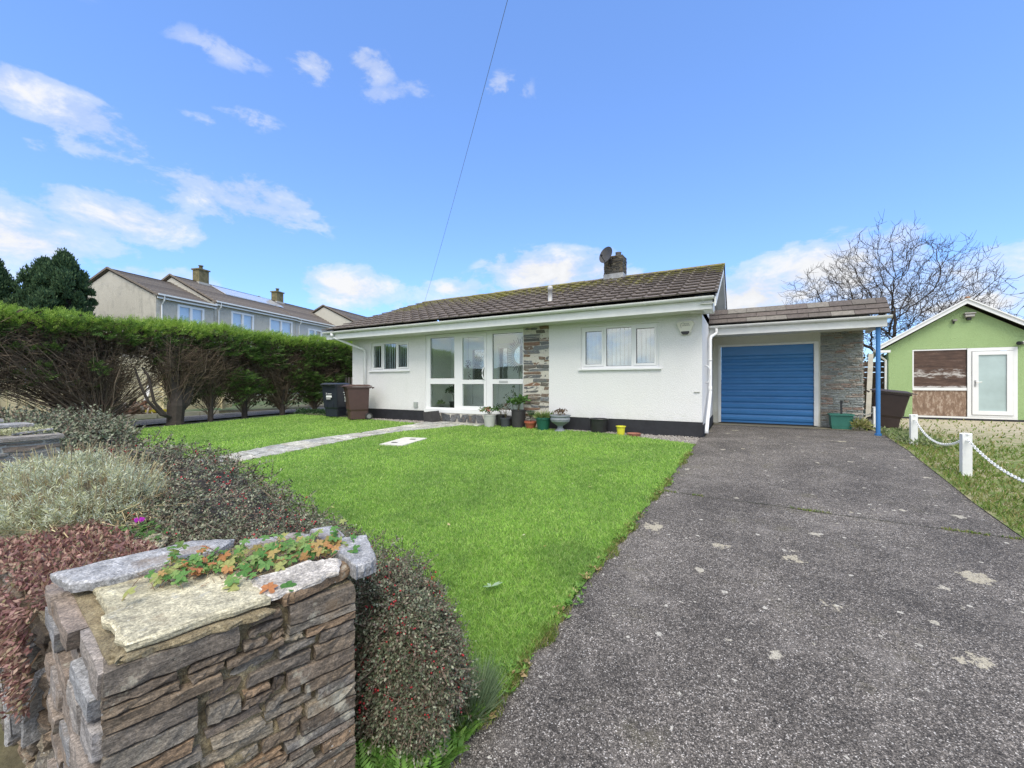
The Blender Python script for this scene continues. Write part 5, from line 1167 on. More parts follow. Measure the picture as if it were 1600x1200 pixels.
# picket fence by the bins
FN = thing('picket_fence', 'dark weathered picket fence in shade between the hedge end and bungalow', 'fence', (-11.8,10.5,0)); M = MB()
for k in range(16): M.box(-13.2+k*.17,-13.2+k*.17+.09,10.5,10.52,0,1.25)
M.box(-13.3,-10.5,10.52,10.56,.9,.98); M.build('pickets', plain('picket', (.10,.09,.085), .9, .2), FN)
SB = thing('shrub', 'large dark evergreen shrub filling the gap behind the bins', 'shrub', (-12.5,11.5,0)); M = MB()
for k in range(40): clump(M,(random.uniform(-14,-10.9),random.uniform(11.3,12.6),random.uniform(.2,2.2)),(.5,.4,.4),150,.14,.06)
M.build('foliage', W['conif'], SB); M = MB(); M.tube([(-12.4,11.8,-.05),(-12.4,11.8,1.2)],.07,8); M.build('trunk', W['bark'], SB)
SB = thing('shrub', 'dark ivy-like undergrowth beyond the far trunks of the hedge', 'shrub', (-17.0,9.5,0)); M = MB()
for k in range(60): clump(M,(random.uniform(-17.6,-16.4),random.uniform(6.9,13),random.uniform(.1,1.3)),(.4,.4,.35),110,.12,.07)
M.build('foliage', leafmat('undergrowth', [(.02,.03,.015),(.05,.05,.03),(.03,.05,.02)], .9, .1), SB)
# low ivy at the hedge foot near the bins
SB = thing('ivy_patch', 'low green creeping ivy at the hedge foot beside the black bin', 'ivy', (-12.6,8.4,0)); M = MB()
for k in range(26): xx = random.uniform(-13.2,-11.4); clump(M,(xx,8.75-.25*random.random(),.04),(.16,.16,.12),40,.06,.05)
M.build('foliage', W['leafd'], SB)
# ------------------------------------------------------------------ bare tree
BT = thing('bare_tree', 'wide spreading leafless tree standing behind the garage and green outbuilding', 'tree', (6.4,26.5,-.05))
random.seed(21); rng = np.random.default_rng(21)
tc0 = np.array([6.2,26.3,3.3]); rt_ = np.array([.872,.489,0]); fw_ = np.array([-.489,.872,0])
def grow_tree():
    n = 2900; q = rng.normal(0,1,(n,3)); q = norm(q)*(rng.random(n)**.42)[:,None]; q[:,2] = np.abs(q[:,2])*1.0-.10*rng.random(n)
    lump = np.array([1+.16*noise.noise(tuple(v*2.2)) for v in q])[:,None]
    A = tc0+lump*(q[:,:1]*4.95*rt_+q[:,1:2]*3.6*fw_+q[:,2:]*np.array([0,0,5.3]))
    nodes = [np.array([6.45,26.5,z]) for z in np.arange(.0,3.3,.25)]; par = list(range(-1,len(nodes)-1))
    nodes += [np.array([6.05,26.5,2.2]),np.array([5.6,26.5,2.8])]; par += [8, len(nodes)-2]
    step = .25; alive = np.ones(n, bool)
    for it in range(70):
        X = np.array(nodes); idx = np.where(alive)[0]
        if len(idx) == 0: break
        D2 = ((A[idx][:,None,:]-X[None])**2).sum(-1); j = D2.argmin(1); dm = np.sqrt(D2[np.arange(len(idx)),j])
        alive[idx[dm < .32]] = False
        acc = {}
        for a_, k_, d_ in zip(idx, j, dm):
            if d_ < 7: acc.setdefault(k_, []).append((A[a_]-X[k_])/d_)
        for k_, vs in acc.items():
            d = norm(np.mean(vs,0)+rng.normal(0,.16,3)+np.array([0,0,.04])); nodes.append(X[k_]+d*step); par.append(k_)
    return np.array(nodes), par
X, par = grow_tree(); n = len(X); r = np.zeros(n); kids = [[] for _ in range(n)]
for i_, p_ in enumerate(par):
    if p_ >= 0: kids[p_].append(i_)
for i_ in range(n-1,-1,-1): r[i_] = .0068 if not kids[i_] else (sum(r[k_]**2.2 for k_ in kids[i_]))**(1/2.2)
M = MB(); TW = MB()
def chain_from(i_, start):
    stack = [(i_, start)]
    while stack:
        i_, st0 = stack.pop(); P = [X[st0]] if st0 is not None else []; rr = [min(r[st0], r[i_]*1.15)] if st0 is not None else []
        k_ = i_
        while True:
            P.append(X[k_]); rr.append(r[k_]); ks = sorted(kids[k_], key=lambda q: -r[q])
            if not ks: break
            for o_ in ks[1:]: stack.append((o_, k_))
            k_ = ks[0]
        if len(P) > 1: (M if rr[0] > .03 else TW).tube(P, rr, 7 if rr[0] > .06 else 4, cap=False)
        # fine end twigs, upturned
        for q in range(1, len(P)):
            if rr[q] < .03:
                for _ in range(2):
                    d = norm((P[q]-P[q-1])/.25+rng.normal(0,.6,3)+np.array([0,0,.35])); L = random.uniform(.15,.5); TW.tube([P[q], P[q]+d*L*.5+rng.normal(0,.02,3), P[q]+d*L+np.array([0,0,.04])], [.0075,.006,.004], 3, cap=False)
chain_from(0, None)
W['treebark'] = plain('tree_bark', (.045,.035,.028), .9, .3, 6, .5, 30)
M.build('trunk', W['treebark'], BT, smooth=True); TW.build('twigs', W['treebark'], BT)
print('tree nodes', n)
for (lab,xx,yy_,hh,ww) in (('low dark hedge of brambles behind the garage fence', 4.5,27,2.2,5.0),):
    SB = thing('shrub', lab, 'shrub', (xx,yy_,0)); M = MB()
    for k in range(70): clump(M,(xx+random.uniform(-ww,ww),yy_+random.uniform(-1,1),random.uniform(.2,hh)),(.6,.5,.5),90,.2,.09)
    M.build('foliage', leafmat('bramble', [(.08,.08,.04),(.14,.12,.06),(.07,.09,.03)], .9, .1), SB)
# ------------------------------------------------------------------ stone gate pillar (foreground)
random.seed(11); rng = np.random.default_rng(11)
W['slate'] = slate_mat('wall_slate', [(0,(.10,.078,.058)),(.22,(.165,.125,.085)),(.42,(.13,.11,.088)),(.62,(.21,.14,.082)),(.8,(.14,.128,.112)),(1,(.25,.21,.15))], .75, (5,5,45), (.40,.38,.30))
W['slatestreet'] = slate_mat('street_slate', [(0,(.20,.20,.205)),(.3,(.27,.275,.285)),(.6,(.22,.175,.14)),(1,(.25,.24,.23))], .6, (8,8,30), (.42,.40,.33), .7)
W['slateend'] = slate_mat('sawn_slate', [(0,(.25,.25,.255)),(.5,(.31,.31,.31)),(1,(.215,.215,.22))], .35, (12,12,12), (.42,.43,.43), .6)
W['capcream'] = slate_mat('cream_cap_slate', [(0,(.36,.33,.22)),(.5,(.42,.385,.265)),(1,(.34,.325,.25))], .7, (3,3,60), (.30,.31,.30), .7)
W['cappink'] = slate_mat('pinkish_cap_slate', [(0,(.38,.34,.30)),(1,(.44,.42,.38))], .6, (6,6,20), (.5,.49,.46), .7)
m, t, b = nt('khaki_mortar'); co = coords(t)
c = ramp(t, nz(t, co, 11, 9, .75), [(.3,(.16,.13,.075)),(.48,(.36,.29,.17)),(.66,(.54,.46,.29))]); c = mix(t, ramp(t, nz(t, co, 4, 5, .6), [(.55,0),(.7,.6)]), c, (.13,.125,.10)); c = mix(t, 1, c, ramp(t, nz(t, co, 140, 5, .8), [(.35,.45),(.5,1),(.66,1.6)]), 'MULTIPLY')
t.links.new(c, b.inputs['Base Color']); b.inputs['Roughness'].default_value = .95; bump(t, b, nz(t, co, 55, 8, .8), 1, .02); W['khaki'] = m
FLc, FRc, BRc, BLc = np.array([-1.385,.40]), np.array([-1.215,.985]), np.array([-1.80,1.13]), np.array([-2.13,.50])
PL = thing('stone_pillar', 'rough slate gate pillar at the driveway entrance, topped with loose slabs and trailing plants', 'pillar', (-1.6,.75,-.5))
ZT = .30
def rough_quad(M, A, B, z0, z1, n, nu=26, nv=34, amp=.014):
    """displaced vertical wall sheet between plan points A and B, outward normal n"""
    V = []
    for j in range(nv+1):
        for i in range(nu+1):
            f = i/nu; p = A*(1-f)+B*f; z = z0+(z1-z0)*j/nv
            e = min(f,1-f,1-j/nv); k = amp*(noise.noise((p[0]*16,p[1]*16,z*22))+.6*noise.noise((p[0]*45,p[1]*45,z*50)))*min(1,e*8+.0)
            V.append((p[0]+n[0]*k, p[1]+n[1]*k, z))
    M.add(V, [(j*(nu+1)+i, j*(nu+1)+i+1, (j+1)*(nu+1)+i+1, (j+1)*(nu+1)+i) for j in range(nv) for i in range(nu)])
def nrm2(A, B): d = norm(B-A); return np.array([d[1], -d[0]])
M = MB()
for A, B in ((FLc,FRc),(FRc,BRc),(BRc,BLc),(BLc,FLc)): rough_quad(M, A, B, -.75, ZT, nrm2(A,B), 52, 76, .020)
V = []; nn_ = 24
for j_ in range(nn_+1):
    for i_ in range(nn_+1):
        u_, v_ = i_/nn_, j_/nn_; p = (FLc*(1-u_)+FRc*u_)*(1-v_)+(BLc*(1-u_)+BRc*u_)*v_; e = min(u_,1-u_,v_,1-v_)
        V.append((p[0],p[1],ZT+.022*(noise.noise((p[0]*12,p[1]*12,5))+.5)*min(1,e*8)))
M.add(V, [(j_*(nn_+1)+i_, j_*(nn_+1)+i_+1, (j_+1)*(nn_+1)+i_+1, (j_+1)*(nn_+1)+i_) for j_ in range(nn_) for i_ in range(nn_)])
M.build('mortar_core', W['khaki'], PL, smooth=True)
def a3(p, z=0): return np.array([p[0],p[1],z])
M = MB()
dE = norm(FRc-FLc); nE = nrm2(FLc,FRc); LE = np.linalg.norm(FRc-FLc)
z = -.62
while z < ZT-.02:
    h = min(random.uniform(.026,.060), ZT-z); 
    if ZT-z-h < .022: h = ZT-z
    # two big quoins at the ends, smaller rubble between
    la = random.uniform(.12,.30); lb = random.uniform(.10,.24); s = la; items = [(-.015,la,z,h,.022),(LE-lb,lb+.012,z,h,.020)]
    while s < LE-lb-.02:
        l = min(random.uniform(.07,.22), LE-lb-s)
        if random.random() < .4 and h > .045: q = random.uniform(.4,.6); items += [(s,l,z,h*q,.012),(s,l,z+h*q,h*(1-q),.012)]
        else: items.append((s,l,z,h,random.uniform(-.002,.020)))
        s += l
    for (s_,l,zz,hh,pr) in items:
        q_ = pr > .0195; g_ = random.uniform(.004,.009) if q_ else random.uniform(.006,.018)
        c_ = a3(FLc)+a3(dE)*(s_+l/2)+np.array([0,0,zz+hh/2])+a3(nE)*(pr-.05)
        stone(M, c_, (max(l-g_,.03), .12, max(hh-g_,.02)), a3(dE), a3(nE), tpl='fr', rough=.0026, cham=.06 if q_ else .2, tilt=random.uniform(-.012,.012) if q_ else random.uniform(-.07,.07)*min(1,.12/l), taper=not q_)
    z += h
M.build('end_stones', W['slate'], PL)
M = MB(); dS = norm(BLc-FLc); nS = -nrm2(FLc,BLc); nS = np.array([dS[1],-dS[0]]); nS = nS if nS[1] < 0 else -nS
z = -.62; LS = np.linalg.norm(BLc-FLc)
while z < ZT-.02:
    h = random.uniform(.05,.09); h = min(h, ZT-z)
    s = random.uniform(-.02,.015)
    while s < LS-.01:
        l = min(random.uniform(.12,.34), LS-s)
        pr = random.uniform(.012,.045)
        stone(M, a3(FLc)+a3(dS)*(s+l/2)+np.array([0,0,z+h/2])+a3(nS)*(pr-.05), (max(l-.012,.02),.11,h-random.uniform(.006,.016)), a3(dS), a3(nS), tpl='fr', rough=.0018, cham=.08, tilt=random.uniform(-.02,.02)); s += l
    z += h
M.build('street_stones', W['slatestreet'], PL)
M = MB(); veneer(M, a3(FRc,-.6), a3(norm(BRc-FRc)), a3(nrm2(FRc,BRc)), np.linalg.norm(BRc-FRc), .88, .045,.08,.1,.3,.012,.08,.02,'mid',.004,.03); M.build('back_stones', W['slate'], PL)
def slab(M, pts, z, th, tilt=(0,0), rough=.004, seg=7):
    """irregular flat slab from plan outline; sides ragged, slightly undulating top"""
    P = []; n = len(pts)
    for i in range(n):
        a, b_ = np.array(pts[i]), np.array(pts[(i+1)%n])
        for k in range(seg): f = k/seg; P.append(a*(1-f)+b_*f+rng.normal(0,rough,2)*(1 if k else .4))
    P = np.array(P); c_ = P.mean(0); m_ = len(P); rings = []
    for (sc,zz) in ((.0,th),(.35,th),(.7,th),(.94,th),(1.0,th-.006),(1.0,th*.5),(.985,.003),(.9,0)):
        Q = c_+(P-c_)*sc; zt = z+zz+tilt[0]*(Q[:,0]-c_[0])+tilt[1]*(Q[:,1]-c_[1])
        k = np.array([noise.noise((q[0]*14,q[1]*14,z*30+zz*20)) for q in Q])*.004
        if zz == th: zt = zt+k
        elif zz == th*.5: Q = Q+norm(Q-c_)*(rng.normal(0,.0025,(m_,1)))
        rings.append(np.column_stack([Q, zt]))
    F = [(i*m_+j, i*m_+(j+1)%m_, (i+1)*m_+(j+1)%m_, (i+1)*m_+j) for i in range(len(rings)-1) for j in range(m_)]
    F = [q[::-1] for q in F]; M.add(np.vstack(rings), F)
# cap slabs (plan coordinates)
M = MB(); slab(M, [(-1.36,.425),(-1.26,.735),(-1.55,.80),(-1.63,.72),(-1.60,.445)], .315, .028, (.02,.01)); slab(M, [(-1.60,.455),(-1.63,.70),(-1.80,.70),(-1.86,.50)], .312, .022, (.04,0)); M.build('cream_cap', W['capcream'], PL)
M = MB(); slab(M, [(-1.36,.405),(-1.335,.47),(-1.25,.74),(-1.40,.72),(-1.5,.44)], .296, .020, (0,0), .006); M.build('under_cap', W['khaki'], PL)
M = MB(); slab(M, [(-1.245,.765),(-1.235,.80),(-1.215,.985),(-1.27,1.02),(-1.37,.87),(-1.36,.77)], .308, .036, (0,.06), .004); M.build('corner_rubble', W['slate'], PL)
M = MB(); slab(M, [(-1.275,.72),(-1.20,.93),(-1.27,.99),(-1.36,.93),(-1.41,.76)], .342, .018, (-.05,.10), .006); M.build('pinkish_cap', W['cappink'], PL)
M = MB(); slab(M, [(-1.165,.975),(-1.155,1.055),(-1.37,1.20),(-1.46,1.10),(-1.36,1.03)], .315, .055, (0,0), .002); slab(M, [(-1.50,1.08),(-1.47,1.17),(-1.62,1.22),(-1.66,1.14)], .31, .050, (0,0), .002)
slab(M, [(-1.90,.455),(-1.83,.53),(-1.80,.85),(-1.86,.93),(-1.98,.84),(-2.07,.45)], .318, .036, (0,0), .003); M.build('sawn_cap', W['slateend'], PL)
M = MB(); slab(M, [(-1.86,.95),(-1.74,1.13),(-1.65,1.16),(-1.78,.92)], .305, .03, (0,0), .004); M.build('sawn_cap', W['slateend'], PL)
# planting on the pillar
W['geran'] = leafmat('geranium_leaf', [(.06,.17,.04),(.12,.27,.07),(.24,.36,.12),(.38,.38,.14),(.50,.20,.09),(.10,.24,.06),(.16,.30,.09)], .6, .3)
W['roots'] = leafmat('dry_stems', [(.22,.12,.08),(.34,.24,.15),(.14,.08,.05),(.40,.32,.2)], .9, 0)
def lobed(M, c, nrm, r, n=5):
    nrm = norm(nrm); a = norm(np.cross(nrm, (0.3,1,.2))); b_ = np.cross(nrm, a); th0 = random.random()*6; V = [c]; m_ = n*4
    for k in range(m_):
        th = th0+k*2*math.pi/m_*.92; q = (.62,.95,1.05,.92)[k%4]*(.55 if k in (0,m_-1) else 1)
        V.append(c+(a*math.cos(th)+b_*math.sin(th))*r*q+nrm*(.12*r*math.sin(k*1.7)))
    M.add(V, [(0,k,k+1) for k in range(1,m_)])
GR = thing('trailing_geranium', 'trailing green and orange-tinged geranium growing on top of the slate pillar', 'plant', (-1.5,.85,.33))
ML = MB(); MS = MB()
for k in range(330):
    f = random.random(); u_ = random.gauss(0,.5)
    c_ = np.array([-1.73+.36*f, .62+.48*f, .0]); c_[:2] += np.array([-.09,.07])*u_+rng.normal(0,.028,2); zz = .352+abs(random.gauss(0,.022)); c_[2] = zz
    if k < 250: lobed(ML, c_, (random.gauss(.25,.35),random.gauss(-.25,.35),1), random.uniform(.012,.026))
    MS.tube([c_+np.array([random.uniform(-.04,.04),random.uniform(-.04,.04),-.03]), c_+rng.normal(0,.012,3)*np.array([1,1,.2])-np.array([0,0,.01]), c_], [.0014,.0011,.0008], 3, cap=False)
for c_ in ((-1.265,.79,.352),(-1.30,.75,.356),(-1.42,.70,.350)): lobed(ML, np.array(c_), (.3,-.3,1), .026)
ML.build('foliage', W['geran'], GR); MS.build('stem', W['roots'], GR)
# ------------------------------------------------------------------ street wall with raised bed
WL = thing('stone_wall', 'low rubble stone wall running left from the pillar, holding the raised bed', 'wall', (-4.4,.5,-.5))
A_, B_ = np.array([-2.12,.50]), np.array([-6.9,.62]); M = MB(); rough_quad(M, B_, A_, -.7, .17, np.array([0,-1.]), 120, 24, .03)
M.add([(-2.12,.50,.17),(-6.9,.62,.17),(-6.9,.90,.15),(-1.9,.90,.15)], [(0,3,2,1)]); M.box(-6.93,-6.9,.62,1.6,-.6,.15); M.build('mortar_core', W['khaki'], WL, smooth=True)
M = MB(); veneer(M, (-6.9,.62,-.6), (1,-.025,0), (0,-1,0), 4.78, .80, .05,.13,.10,.30,.022,.10,.035,'mid',.007,.12)
for k in range(0):
    x = -2.15-random.random()*.9; stone(M,(x,.50+(-2.12-x)*.025+random.uniform(.02,.2),.19+random.uniform(-.02,.03)),(random.uniform(.08,.22),random.uniform(.06,.14),.035),(1,random.uniform(-.4,.4),0),(0,1,0),tpl='mid',rough=.006)
M.build('rubble_stones', W['slate'], WL)
M = MB()
for k in range(14): x = -2.25-k*.09-random.random()*.04; stone(M,(x,.475,-.12+random.uniform(-.25,.1)),(.02,.06,random.uniform(.15,.3)),(1,0,.1),(0,-1,0),tpl='mid',rough=.004,tilt=random.uniform(-.3,.3))
M.build('upright_slates', W['slateend'], WL)
M = MB(); V = []; xs = np.linspace(-6.9,-1.95,60); ys = np.linspace(.55,2.0,16)
for y in ys:
    for x in xs: V.append((x,y,.13-.10*sm(1.1,2.0,y)+.02*noise.noise((x*5,y*5,0))-.35*sm(1.5,2.0,y)))
M.add(V, [(j_*60+i_, j_*60+i_+1, (j_+1)*60+i_+1, (j_+1)*60+i_) for j_ in range(15) for i_ in range(59)]); M.build('bed_soil', W['soil'], kind='structure', smooth=True)
ST = thing('stepping_slate', 'flat cream slate slabs lying in the bed between lavender and cotoneaster', 'slate slab', (-2.8,.95,.13))
M = MB(); slab(M,[(-2.85,.82),(-2.62,.95),(-2.80,1.08),(-3.08,.98)],.13,.03); slab(M,[(-2.62,.75),(-2.42,.88),(-2.60,1.0),(-2.83,.88)],.11,.03); M.build('slab', W['capcream'], ST)
o = MB(); slab(o,[(-2.36,.66),(-2.29,.72),(-2.36,.80),(-2.45,.74)],.17,.03,(.3,.2)); o.build('white_stone', plain('white_stone', (.62,.61,.60), .5, .05, 9, .3), label='small white stone lying behind the long sawn slab on the bed', cat='stone')
# sedum
SD = thing('sedum_plant', 'dark red sedum spilling over the street wall left of the pillar', 'plant', (-2.3,.6,.2))
M = MB(); n = 1500; f = rng.random(n); x = -2.16-rng.random(n)**1.3*.42; y = .44+rng.random(n)*.42; hang = rng.random(n) < .5
z = np.where(hang, .20-rng.random(n)**1.5*.36*(1-((x+2.25)/.4)**2).clip(.2,1), .20+.03*rng.random(n)); y = np.where(hang, .425-.03*rng.random(n), y)
p = np.stack([x,y,z],1); ds = np.stack([rng.normal(0,.6,n), np.where(hang,-.7,rng.normal(0,.6,n)), np.where(hang,-.5,.6)+rng.normal(0,.4,n)],1)
for q in range(3): M.leaves(p+rng.normal(0,.007,(n,3)), ds+rng.normal(0,.5,(n,3)), rng.normal(0,1,(n,3)), rng.uniform(.014,.03,n), .010)
M.build('foliage', leafmat('sedum_leaf', [(.13,.055,.055),(.22,.10,.095),(.32,.19,.17),(.17,.09,.07),(.40,.27,.22),(.22,.20,.10)], .5, .1), SD)
M = MB()
for k in range(160): q = p[k*9]; M.tube([q+np.array([0,.02,.03]), q, q+ds[k*9]*.05], [.0018,.0016,.001], 3, cap=False)
M.build('stem', W['roots'], SD)
SD = thing('sedum_plant', 'flat mat of pinkish red sedum on the bed beside the lavender', 'plant', (-2.7,.75,.17)); M = MB(); n = 2600
p = np.stack([-2.40-rng.random(n)*.85, .47+rng.random(n)*.42, .165+rng.random(n)*.05],1)
for q in range(2): M.leaves(p+rng.normal(0,.007,(n,3)), rng.normal(0,.6,(n,3))+np.array([0,0,.5]), rng.normal(0,1,(n,3)), rng.uniform(.016,.035,n), .012)
M.build('foliage', leafmat('sedum_leaf_pink', [(.22,.10,.09),(.34,.19,.16),(.16,.07,.06),(.42,.27,.21),(.22,.22,.11)], .5, .1), SD)
FL_ = thing('cranesbill', 'single magenta flower with small green leaves in front of the lavender', 'flower', (-2.95,1.0,.15)); fc = np.array([-2.95,.98,.235])
M = MB()
for k in range(5):
    a = k*1.257; M.leaves([fc],[(math.cos(a),math.sin(a),.3)],[(-math.sin(a),math.cos(a),0)],.028,.03)
M.build('petal', leafmat('magenta', [(.60,.05,.55),(.7,.08,.62)], .5, .3), FL_)
M = MB(); M.tube([(-2.93,1.0,.13),fc],[.0015,.001],4); M.build('stem', W['leafg'], FL_)
M = MB(); [lobed(M, np.array([-2.9+random.gauss(0,.09),.96+random.gauss(0,.05),.17+random.random()*.05]), (0,-.3,1), random.uniform(.014,.024)) for _ in range(50)]; M.build('foliage', W['leafg'], FL_)
# ------------------------------------------------------------------ lavender
LV = thing('lavender_bush', 'sprawling silver-green lavender bush in the raised bed at the left', 'bush', (-3.95,1.15,.1))
W['lav'] = leafmat('lavender_leaf', [(.32,.37,.24),(.46,.50,.36),(.60,.64,.52),(.42,.45,.24),(.52,.53,.30),(.68,.71,.62)], .8, .2)
W['lavs'] = leafmat('lavender_stem', [(.30,.22,.13),(.44,.36,.20),(.56,.50,.28),(.22,.16,.10)], .9, 0)
ML, MS = MB(), MB(); cL = np.array([-3.88,.95,.10]); RL = np.array([.74,.50,.42])
P=[];Dr=[];Sd=[];Ln=[];Wn=[]
for k in range(1900):
    d = rnd_dirs(1,-.05,1)[0]
    if random.random() < .35: d = norm(np.array([random.uniform(-.3,1),random.uniform(-1.,.1),random.uniform(-.15,.4)]))
    lump = 1+.13*noise.noise((d[0]*3,d[1]*3,d[2]*3)); tip = cL+d*RL*lump*random.uniform(.80,1.0); root = cL+np.array([d[0]*.35,d[1]*.22,-.05])
    md = (root+tip)/2+np.array([0,0,-.04])+rng.normal(0,.03,3)
    if k % 2 == 0: MS.tube([root, md, tip], [.004,.003,.0015], 3, cap=False)
    ax_ = norm(tip-md+np.array([0,0,.18])+rng.normal(0,.06,3))
    for j_ in range(15):
        b0 = tip-ax_*.035+ax_*.062*(j_/15.); a = j_*2.4; s1 = norm(np.cross(ax_,(0.1,.2,1))); s2 = np.cross(ax_,s1); o_ = s1*math.cos(a)+s2*math.sin(a)
        P.append(b0); Dr.append(ax_*.75+o_*.8+rng.normal(0,.15,3)); Sd.append(rng.normal(0,1,3)); Ln.append(random.uniform(.025,.045)); Wn.append(random.uniform(.004,.0065))
ML.leaves(np.array(P),np.array(Dr),np.array(Sd),np.array(Ln),np.array(Wn)); ML.build('foliage', W['lav'], LV)
for k in range(420):
    d = rnd_dirs(1,.35,1)[0]; tip = cL+d*RL*random.uniform(.9,1.05); ax_ = norm(d*.5+np.array([0,0,1])+rng.normal(0,.2,3)); L = random.uniform(.05,.12); MS.tube([tip,tip+ax_*L*.5,tip+ax_*L],[.0016,.0016,.0022],3,cap=False)
for k in range(700):
    a = random.uniform(-2.2,.6); r = random.uniform(.5,1.0); q = cL+np.array([math.cos(a)*.9*r, math.sin(a)*.6*r, random.uniform(-.08,.15)]); v = norm(np.array([math.cos(a),math.sin(a),random.uniform(-.4,.5)])+rng.normal(0,.6,3)); L = random.uniform(.06,.2)
    MS.tube([q,q+v*L*.5+rng.normal(0,.012,3),q+v*L],[.0028,.002,.001],3,cap=False)
MS.build('stem', W['lavs'], LV)
M = MB(); V = []; n1, n2 = 30, 12
for j_ in range(n2+1):
    for i_ in range(n1):
        a = i_*2*math.pi/n1; e = j_/n2*math.pi/2; q = np.array([math.cos(a)*math.cos(e),math.sin(a)*math.cos(e),math.sin(e)]); V.append(cL+q*RL*(.66+.08*noise.noise(tuple(q*3)))-np.array([0,0,.04]))
M.add(V,[(j_*n1+i_, j_*n1+(i_+1)%n1, (j_+1)*n1+(i_+1)%n1, (j_+1)*n1+i_) for j_ in range(n2) for i_ in range(n1)]); M.build('inner_stems', plain('lav_inner', (.10,.085,.05), .95, .5, 30, 1, 60), LV)
# ------------------------------------------------------------------ cotoneaster
W['coto'] = leafmat('cotoneaster_leaf', [(.04,.055,.03),(.09,.12,.06),(.17,.20,.115),(.14,.095,.07),(.34,.37,.25),(.06,.085,.04),(.22,.15,.12)], .5, .1, .45)
W['cotostem'] = leafmat('cotoneaster_twig', [(.10,.07,.055),(.17,.12,.09),(.24,.19,.15),(.07,.045,.035)], .9, 0)
W['berry'] = leafmat('red_berry', [(.30,.02,.03),(.45,.035,.045),(.38,.02,.02)], .35, 0, .5)
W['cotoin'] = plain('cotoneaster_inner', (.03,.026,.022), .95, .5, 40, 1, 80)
def mound(label, name, cx, cy, hw, zt, x0, x1, n, zlow=None, leaf=.0125, mats=None, seedv=0):
    """cx: control xs; cy centre ys; hw half widths; zt top heights"""
    C_ = lambda x: np.interp(x,cx,cy); Hw = lambda x: np.interp(x,cx,hw); Zt = lambda x: np.interp(x,cx,zt)
    def surf(x, th, k=1.0):
        ex = min(1,(x-x0)/.35,(x1-x)/.30); ex = math.sqrt(max(0,1-(1-max(0,ex))**2)); hw_ = Hw(x)*(.45+.55*ex)
        base = gz(x,C_(x))-.02+(.11*sm(-1.75,-1.25,x) if x1 > -2 else 0); H_ = (Zt(x)-base)*(.55+.45*ex)
        lump = 1+.17*noise.noise((x*3.1,th*2.2,seedv))+.10*noise.noise((x*9,th*5,seedv))
        c_, s_ = math.cos(th), math.sin(th); c_ = math.copysign(abs(c_)**.72,c_); s_ = max(0,s_)**.6
        return np.array([x, C_(x)-c_*hw_*lump*k, base+s_*H_*(lump*.5+.5)*k])
    t_ = thing(name, label, 'bush', ((x0+x1)/2, float(C_((x0+x1)/2)), 0))
    M = MB(); nx = max(12,int((x1-x0)/.12)); x1b = x1-.14; V = []; na = 22
    for i in range(nx+1):
        x = x0+.02+(x1b-x0-.04)*i/nx
        for j in range(na+1): V.append(surf(x, math.pi*j/na, .84))
    F = [(i*(na+1)+j,(i+1)*(na+1)+j,(i+1)*(na+1)+j+1,i*(na+1)+j+1) for i in range(nx) for j in range(na)]; F += [tuple(range(na+1)), tuple(nx*(na+1)+j for j in range(na+1))[::-1]]
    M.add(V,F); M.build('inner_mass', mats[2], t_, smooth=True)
    P=[];Dr=[];Sd=[];Ln=[];SP=[];SDr=[];SL_=[]; BR=[]
    k = 0; tries = 0; hot = x1 > -2
    while k < n and tries < n*30:
        tries += 1; x = random.uniform(x0,x1) if not hot or random.random() < .88 else random.uniform(x1-.4,x1); th = random.uniform(.0,math.pi) if random.random() < .5 else random.uniform(0,1.7); p = surf(x, th, random.uniform(.86,1.04))
        
        if x > x1-.30 and random.random() < .6: p = surf(x, th, random.uniform(.45,.95)); p[0] = x+random.uniform(0,.05)
        dist = math.hypot(p[0],p[1])
        if random.random() > min(1,(1.9/dist)**2*1.0): continue
        k += 1; sc = max(1,dist/2.1)**.85
        q = surf(x+.01,th)-surf(x,th); nrm_ = norm(surf(x,th+.05)-surf(x,th-.05)); nv = norm(np.cross(q,nrm_)); 
        if nv[2] < 0 and th > .4 : nv = -nv
        if x > x1-.25: nv = norm(nv+np.array([1.2,0,0])*((x-(x1-.25))/.25))
        d0 = norm(rng.normal(0,.75,3)+nv*.55+np.array([0,0,-.1])); L = random.uniform(.05,.11)*sc; nl = 14
        d1 = norm(d0+np.array([0,0,-.35])+rng.normal(0,.2,3)); sdv_ = norm(np.cross(d0,nv+rng.normal(0,.1,3)))
        SP.append(p-d0*L*.3); SDr.append((d0+d1)/2); SL_.append(L*1.3)
        for j in range(nl):
            f = j/nl; b0 = p-d0*L*.3+(d0*(1-f*.5)+d1*f*.5)*L*f*1.2; sg = 1 if j%2 else -1
            P.append(b0); Dr.append(sdv_*sg+d0*.7+nv*random.uniform(-.2,.7)); Sd.append(nv+rng.normal(0,.5,3)); Ln.append(leaf*sc*random.uniform(.7,1.3))
        if noise.noise((x*2.2,th*2,9)) > -.05 and random.random() < .15:
            for _ in range(random.randint(1,4)): BR.append((p+nv*random.uniform(.0,.02)+rng.normal(0,.012,3), .0042*sc**.8*random.uniform(.8,1.2)))
    M = MB(); Ln = np.array(Ln); M.leaves(np.array(P),np.array(Dr),np.array(Sd),Ln,Ln*.58); M.build('foliage', mats[0], t_)
    M = MB(); SP=np.array(SP); M.leaves(SP,np.array(SDr),rng.normal(0,1,SP.shape),np.array(SL_),.0035*np.maximum(1,np.linalg.norm(SP[:,:2],axis=1)/2.1)); M.build('twigs', mats[1], t_)
